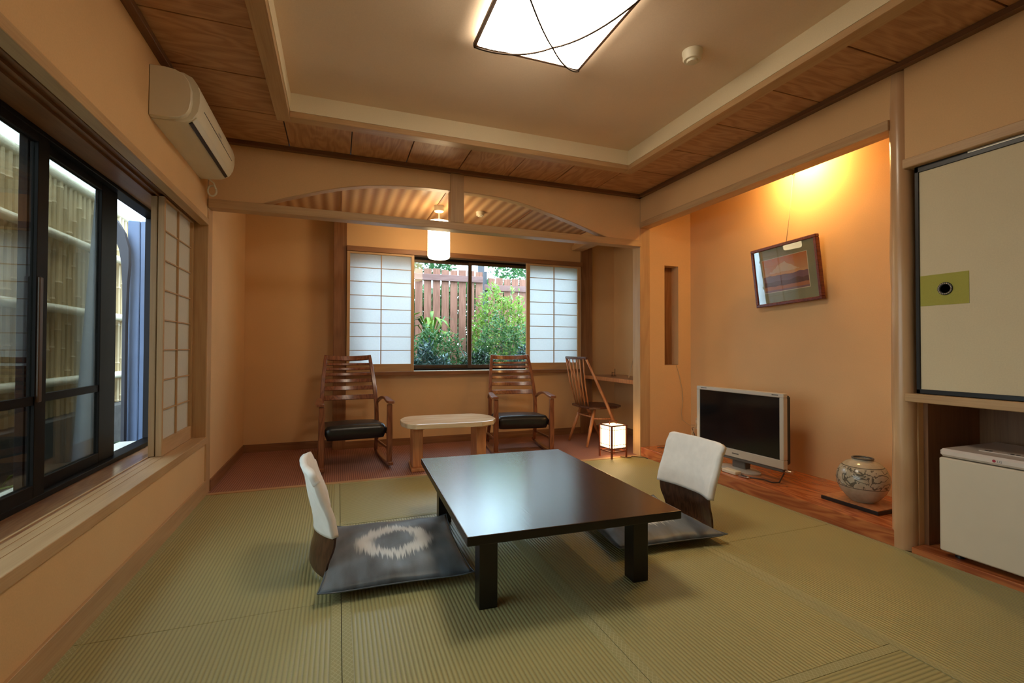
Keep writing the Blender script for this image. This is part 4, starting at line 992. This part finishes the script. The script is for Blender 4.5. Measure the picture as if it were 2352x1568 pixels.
def leaves(name, centre, rad, count, size, mat, seed, parent=None, droop=0, shape='ellipsoid', aspect=.42):
    rnd = random.Random(seed); vs = []; fs = []; base = Vector(centre)
    for i in range(count):
        while True:
            p = Vector((rnd.uniform(-1, 1), rnd.uniform(-1, 1), rnd.uniform(-1, 1)))
            if p.length <= 1: break
        q = p.normalized() * (p.length ** .55)
        clump = .08 * math.sin(q.x * 5 + seed) * math.cos(q.z * 6 + q.y * 4)
        c = base + Vector((q.x * rad[0], q.y * rad[1], q.z * rad[2] * (1 + .14 * math.sin(q.x * 7 + seed * 2) * (q.z > 0)))) * (1 + clump)
        if abs(q.z) < .8: c.x = base.x + (c.x - base.x) * (1.0 + .35 * abs(q.z)); c.x = max(base.x - rad[0] * 1.02, min(base.x + rad[0] * 1.02, c.x))
        d = Vector((rnd.gauss(0, 1), rnd.gauss(0, 1), rnd.gauss(.15 - droop, .6))).normalized() + q * .5; d.normalize()
        s = d.cross(Vector((rnd.uniform(-1, 1), rnd.uniform(-1, 1), 1))).normalized()
        L = size * rnd.uniform(.6, 1.3); wv = s * L * aspect * .5; up = d.cross(s) * L * .12
        b0 = len(vs); vs += [c, c + d * L * .45 + wv + up, c + d * L, c + d * L * .45 - wv + up]; fs += [(b0, b0 + 1, b0 + 2), (b0, b0 + 2, b0 + 3)]
    if parent is not None:
        iv = parent.matrix_basis.inverted(); vs = [iv @ v for v in vs]
    me = bpy.data.meshes.new(name); me.from_pydata([tuple(v) for v in vs], [], fs); me.materials.append(M[mat])
    o = bpy.data.objects.new(name, me); COL.objects.link(o)
    if parent is not None: o.parent = parent
    return o
def shrub(label, x, y, rad, h, count, size, mat, seed, kind='shrub', aspect=.42, z0=-.36):
    t = thing('garden_shrub', label, kind, (x, y, z0)); rnd = random.Random(seed)
    leaves('foliage', (x, y, z0 + h - rad[2]), rad, count, size, mat, seed, t, aspect=aspect)
    bm = bmesh.new()
    for k in range(5):
        a = rnd.uniform(0, 6.28); tube(bm, [(x + .03 * math.cos(a), y + .03 * math.sin(a), z0), (x + rad[0] * .3 * math.cos(a), y + rad[1] * .3 * math.sin(a), z0 + h * .45), (x + rad[0] * .6 * math.cos(a), y + rad[1] * .6 * math.sin(a), z0 + h * .85)], [.012, .009, .004], 6)
    fin('stem', bm, 'cord_dark', t, smooth=True)
def sh(label, x, y, rx, ry, top, count, size, mat, seed, aspect=.45):
    shrub(label, x, y, (rx, ry, (top - .0) / 2 + .05), top + .36, count, size, mat, seed, aspect=aspect)
sh('blue green shrub low at the left edge of the far window view', 1.02, 5.74, .25, .16, 1.02, 2600, .075, 'leaf_blue', 1)
sh('glossy low shrub under the mullion of the far window', 1.66, 5.74, .25, .16, .98, 2600, .065, 'leaf_dark', 3)
sh('low shrub right behind the back of the right rocking chair', 2.30, 5.74, .25, .16, 1.02, 2600, .06, 'leaf_blue', 4)
sh('mid green shrub below the lime arching plant', 1.24, 6.34, .38, .20, 1.26, 4200, .06, 'leaf_mid', 2)
sh('dense green shrub right of the mullion, middle row', 2.20, 6.34, .39, .20, 1.45, 4200, .06, 'leaf_mid', 8)
sh('tall bright shrub reaching up the board fence right of the mullion', 2.38, 7.0, .46, .24, 1.98, 4600, .07, 'leaf_lime', 5)
sh('blue green shrub at the far right of the far window view', 3.26, 7.0, .26, .26, 1.62, 2600, .07, 'leaf_blue', 7)
sh('dark hedge seen through the gaps of the board fence', 1.6, 8.35, 2.8, .40, 2.15, 9000, .19, 'leaf_mid', 9)
# arching broad leaved plant, left
t = thing('arching_plant', 'lime green plant with long arching leaves before the board fence', 'plant', (1.30, 6.95, -.36))
rnd = random.Random(5)
for k in range(26):
    a = k * 2.399 + rnd.uniform(-.2, .2); L = rnd.uniform(.22, .40); h = rnd.uniform(1.15, 1.58); x0, y0 = 1.30, 6.95
    c_, s_ = math.cos(a), math.sin(a) * .55
    pts = [(x0, y0, h * .55), (x0 + .2 * L * c_, y0 + .2 * L * s_, h * .86), (x0 + .55 * L * c_, y0 + .55 * L * s_, h), (x0 + .9 * L * c_, y0 + .9 * L * s_, h - .04), (x0 + 1.25 * L * c_, y0 + 1.25 * L * s_, h - .16)]
    bm = bmesh.new(); ribbon(bm, pts, [.006, .016, .060, .050, .004], .002, (-math.sin(a), math.cos(a), .3)); fin('leaf', bm, 'leaf_lime' if k % 4 else 'leaf_mid', t, smooth=True)
bm = bmesh.new(); tube(bm, [(1.30, 6.95, -.36), (1.31, 6.95, .3), (1.30, 6.95, .9)], [.02, .016, .01], 8); fin('stem', bm, 'leaf_dark', t, smooth=True)
def tree(label, x, y, z, rad, count, size, mat, seed, g0=-.36):
    t = thing('garden_tree', label, 'tree', (x, y, g0))
    leaves('crown', (x, y, z), rad, count, size, mat, seed, t)
    bm = bmesh.new(); tube(bm, [(x, y, g0), (x + .1, y, z * .5), (x, y + .1, z)], [.12, .09, .04], 10); fin('trunk', bm, 'greypost', t, smooth=True)
tree('bright green tree above the left part of the board fence', 1.35, 9.9, 3.15, (1.0, .7, .75), 3200, .13, 'leaf_mid', 11)
tree('pale green tree above the lower board fence at right', 4.25, 9.9, 3.0, (1.0, .7, .75), 2600, .13, 'leaf_mid', 12)
tree('darker green tree far left behind the board fence', -1.4, 9.9, 3.2, (1.2, .8, 1.1), 2500, .15, 'leaf_dark', 13)
# plants under the bamboo fence
def fern(label, x, y, n, L, seed, mat):
    t = thing('garden_fern', label, 'plant', (x, y, .05)); rnd = random.Random(seed)
    for k in range(n):
        a = k * 2.4 + rnd.uniform(-.3, .3); l = L * rnd.uniform(.7, 1.1); h = l * rnd.uniform(.5, .9)
        pts = [(x, y, .052), (x + .35 * l * math.cos(a), y + .35 * l * math.sin(a), .05 + h), (x + .8 * l * math.cos(a), y + .8 * l * math.sin(a), .05 + h * .95), (x + 1.1 * l * math.cos(a), y + 1.1 * l * math.sin(a), .05 + h * .55)]
        bm = bmesh.new(); ribbon(bm, pts, [.010, .028, .024, .004], .003, (-math.sin(a), math.cos(a), 0)); fin('leaf', bm, mat, t, smooth=True)
fern('bright spiky plant at the foot of the garden, seen through the left window', -1.60, 3.55, 16, .27, 3, 'leaf_lime')
fern('low strappy plant by the concrete wall near the leaning pole', -1.56, 4.85, 14, .26, 4, 'leaf_mid')
fern('dark strappy plant beside the pale wall end', -1.52, 5.6, 14, .30, 5, 'leaf_dark')
fern('small fern left of the spiky plant outside the left window', -1.5, 2.7, 10, .30, 6, 'leaf_mid')
tree('leafy tree above the bamboo fence', -4.2, 5.2, 2.9, (.9, 2.2, .8), 3600, .14, 'leaf_mid', 21, .05)
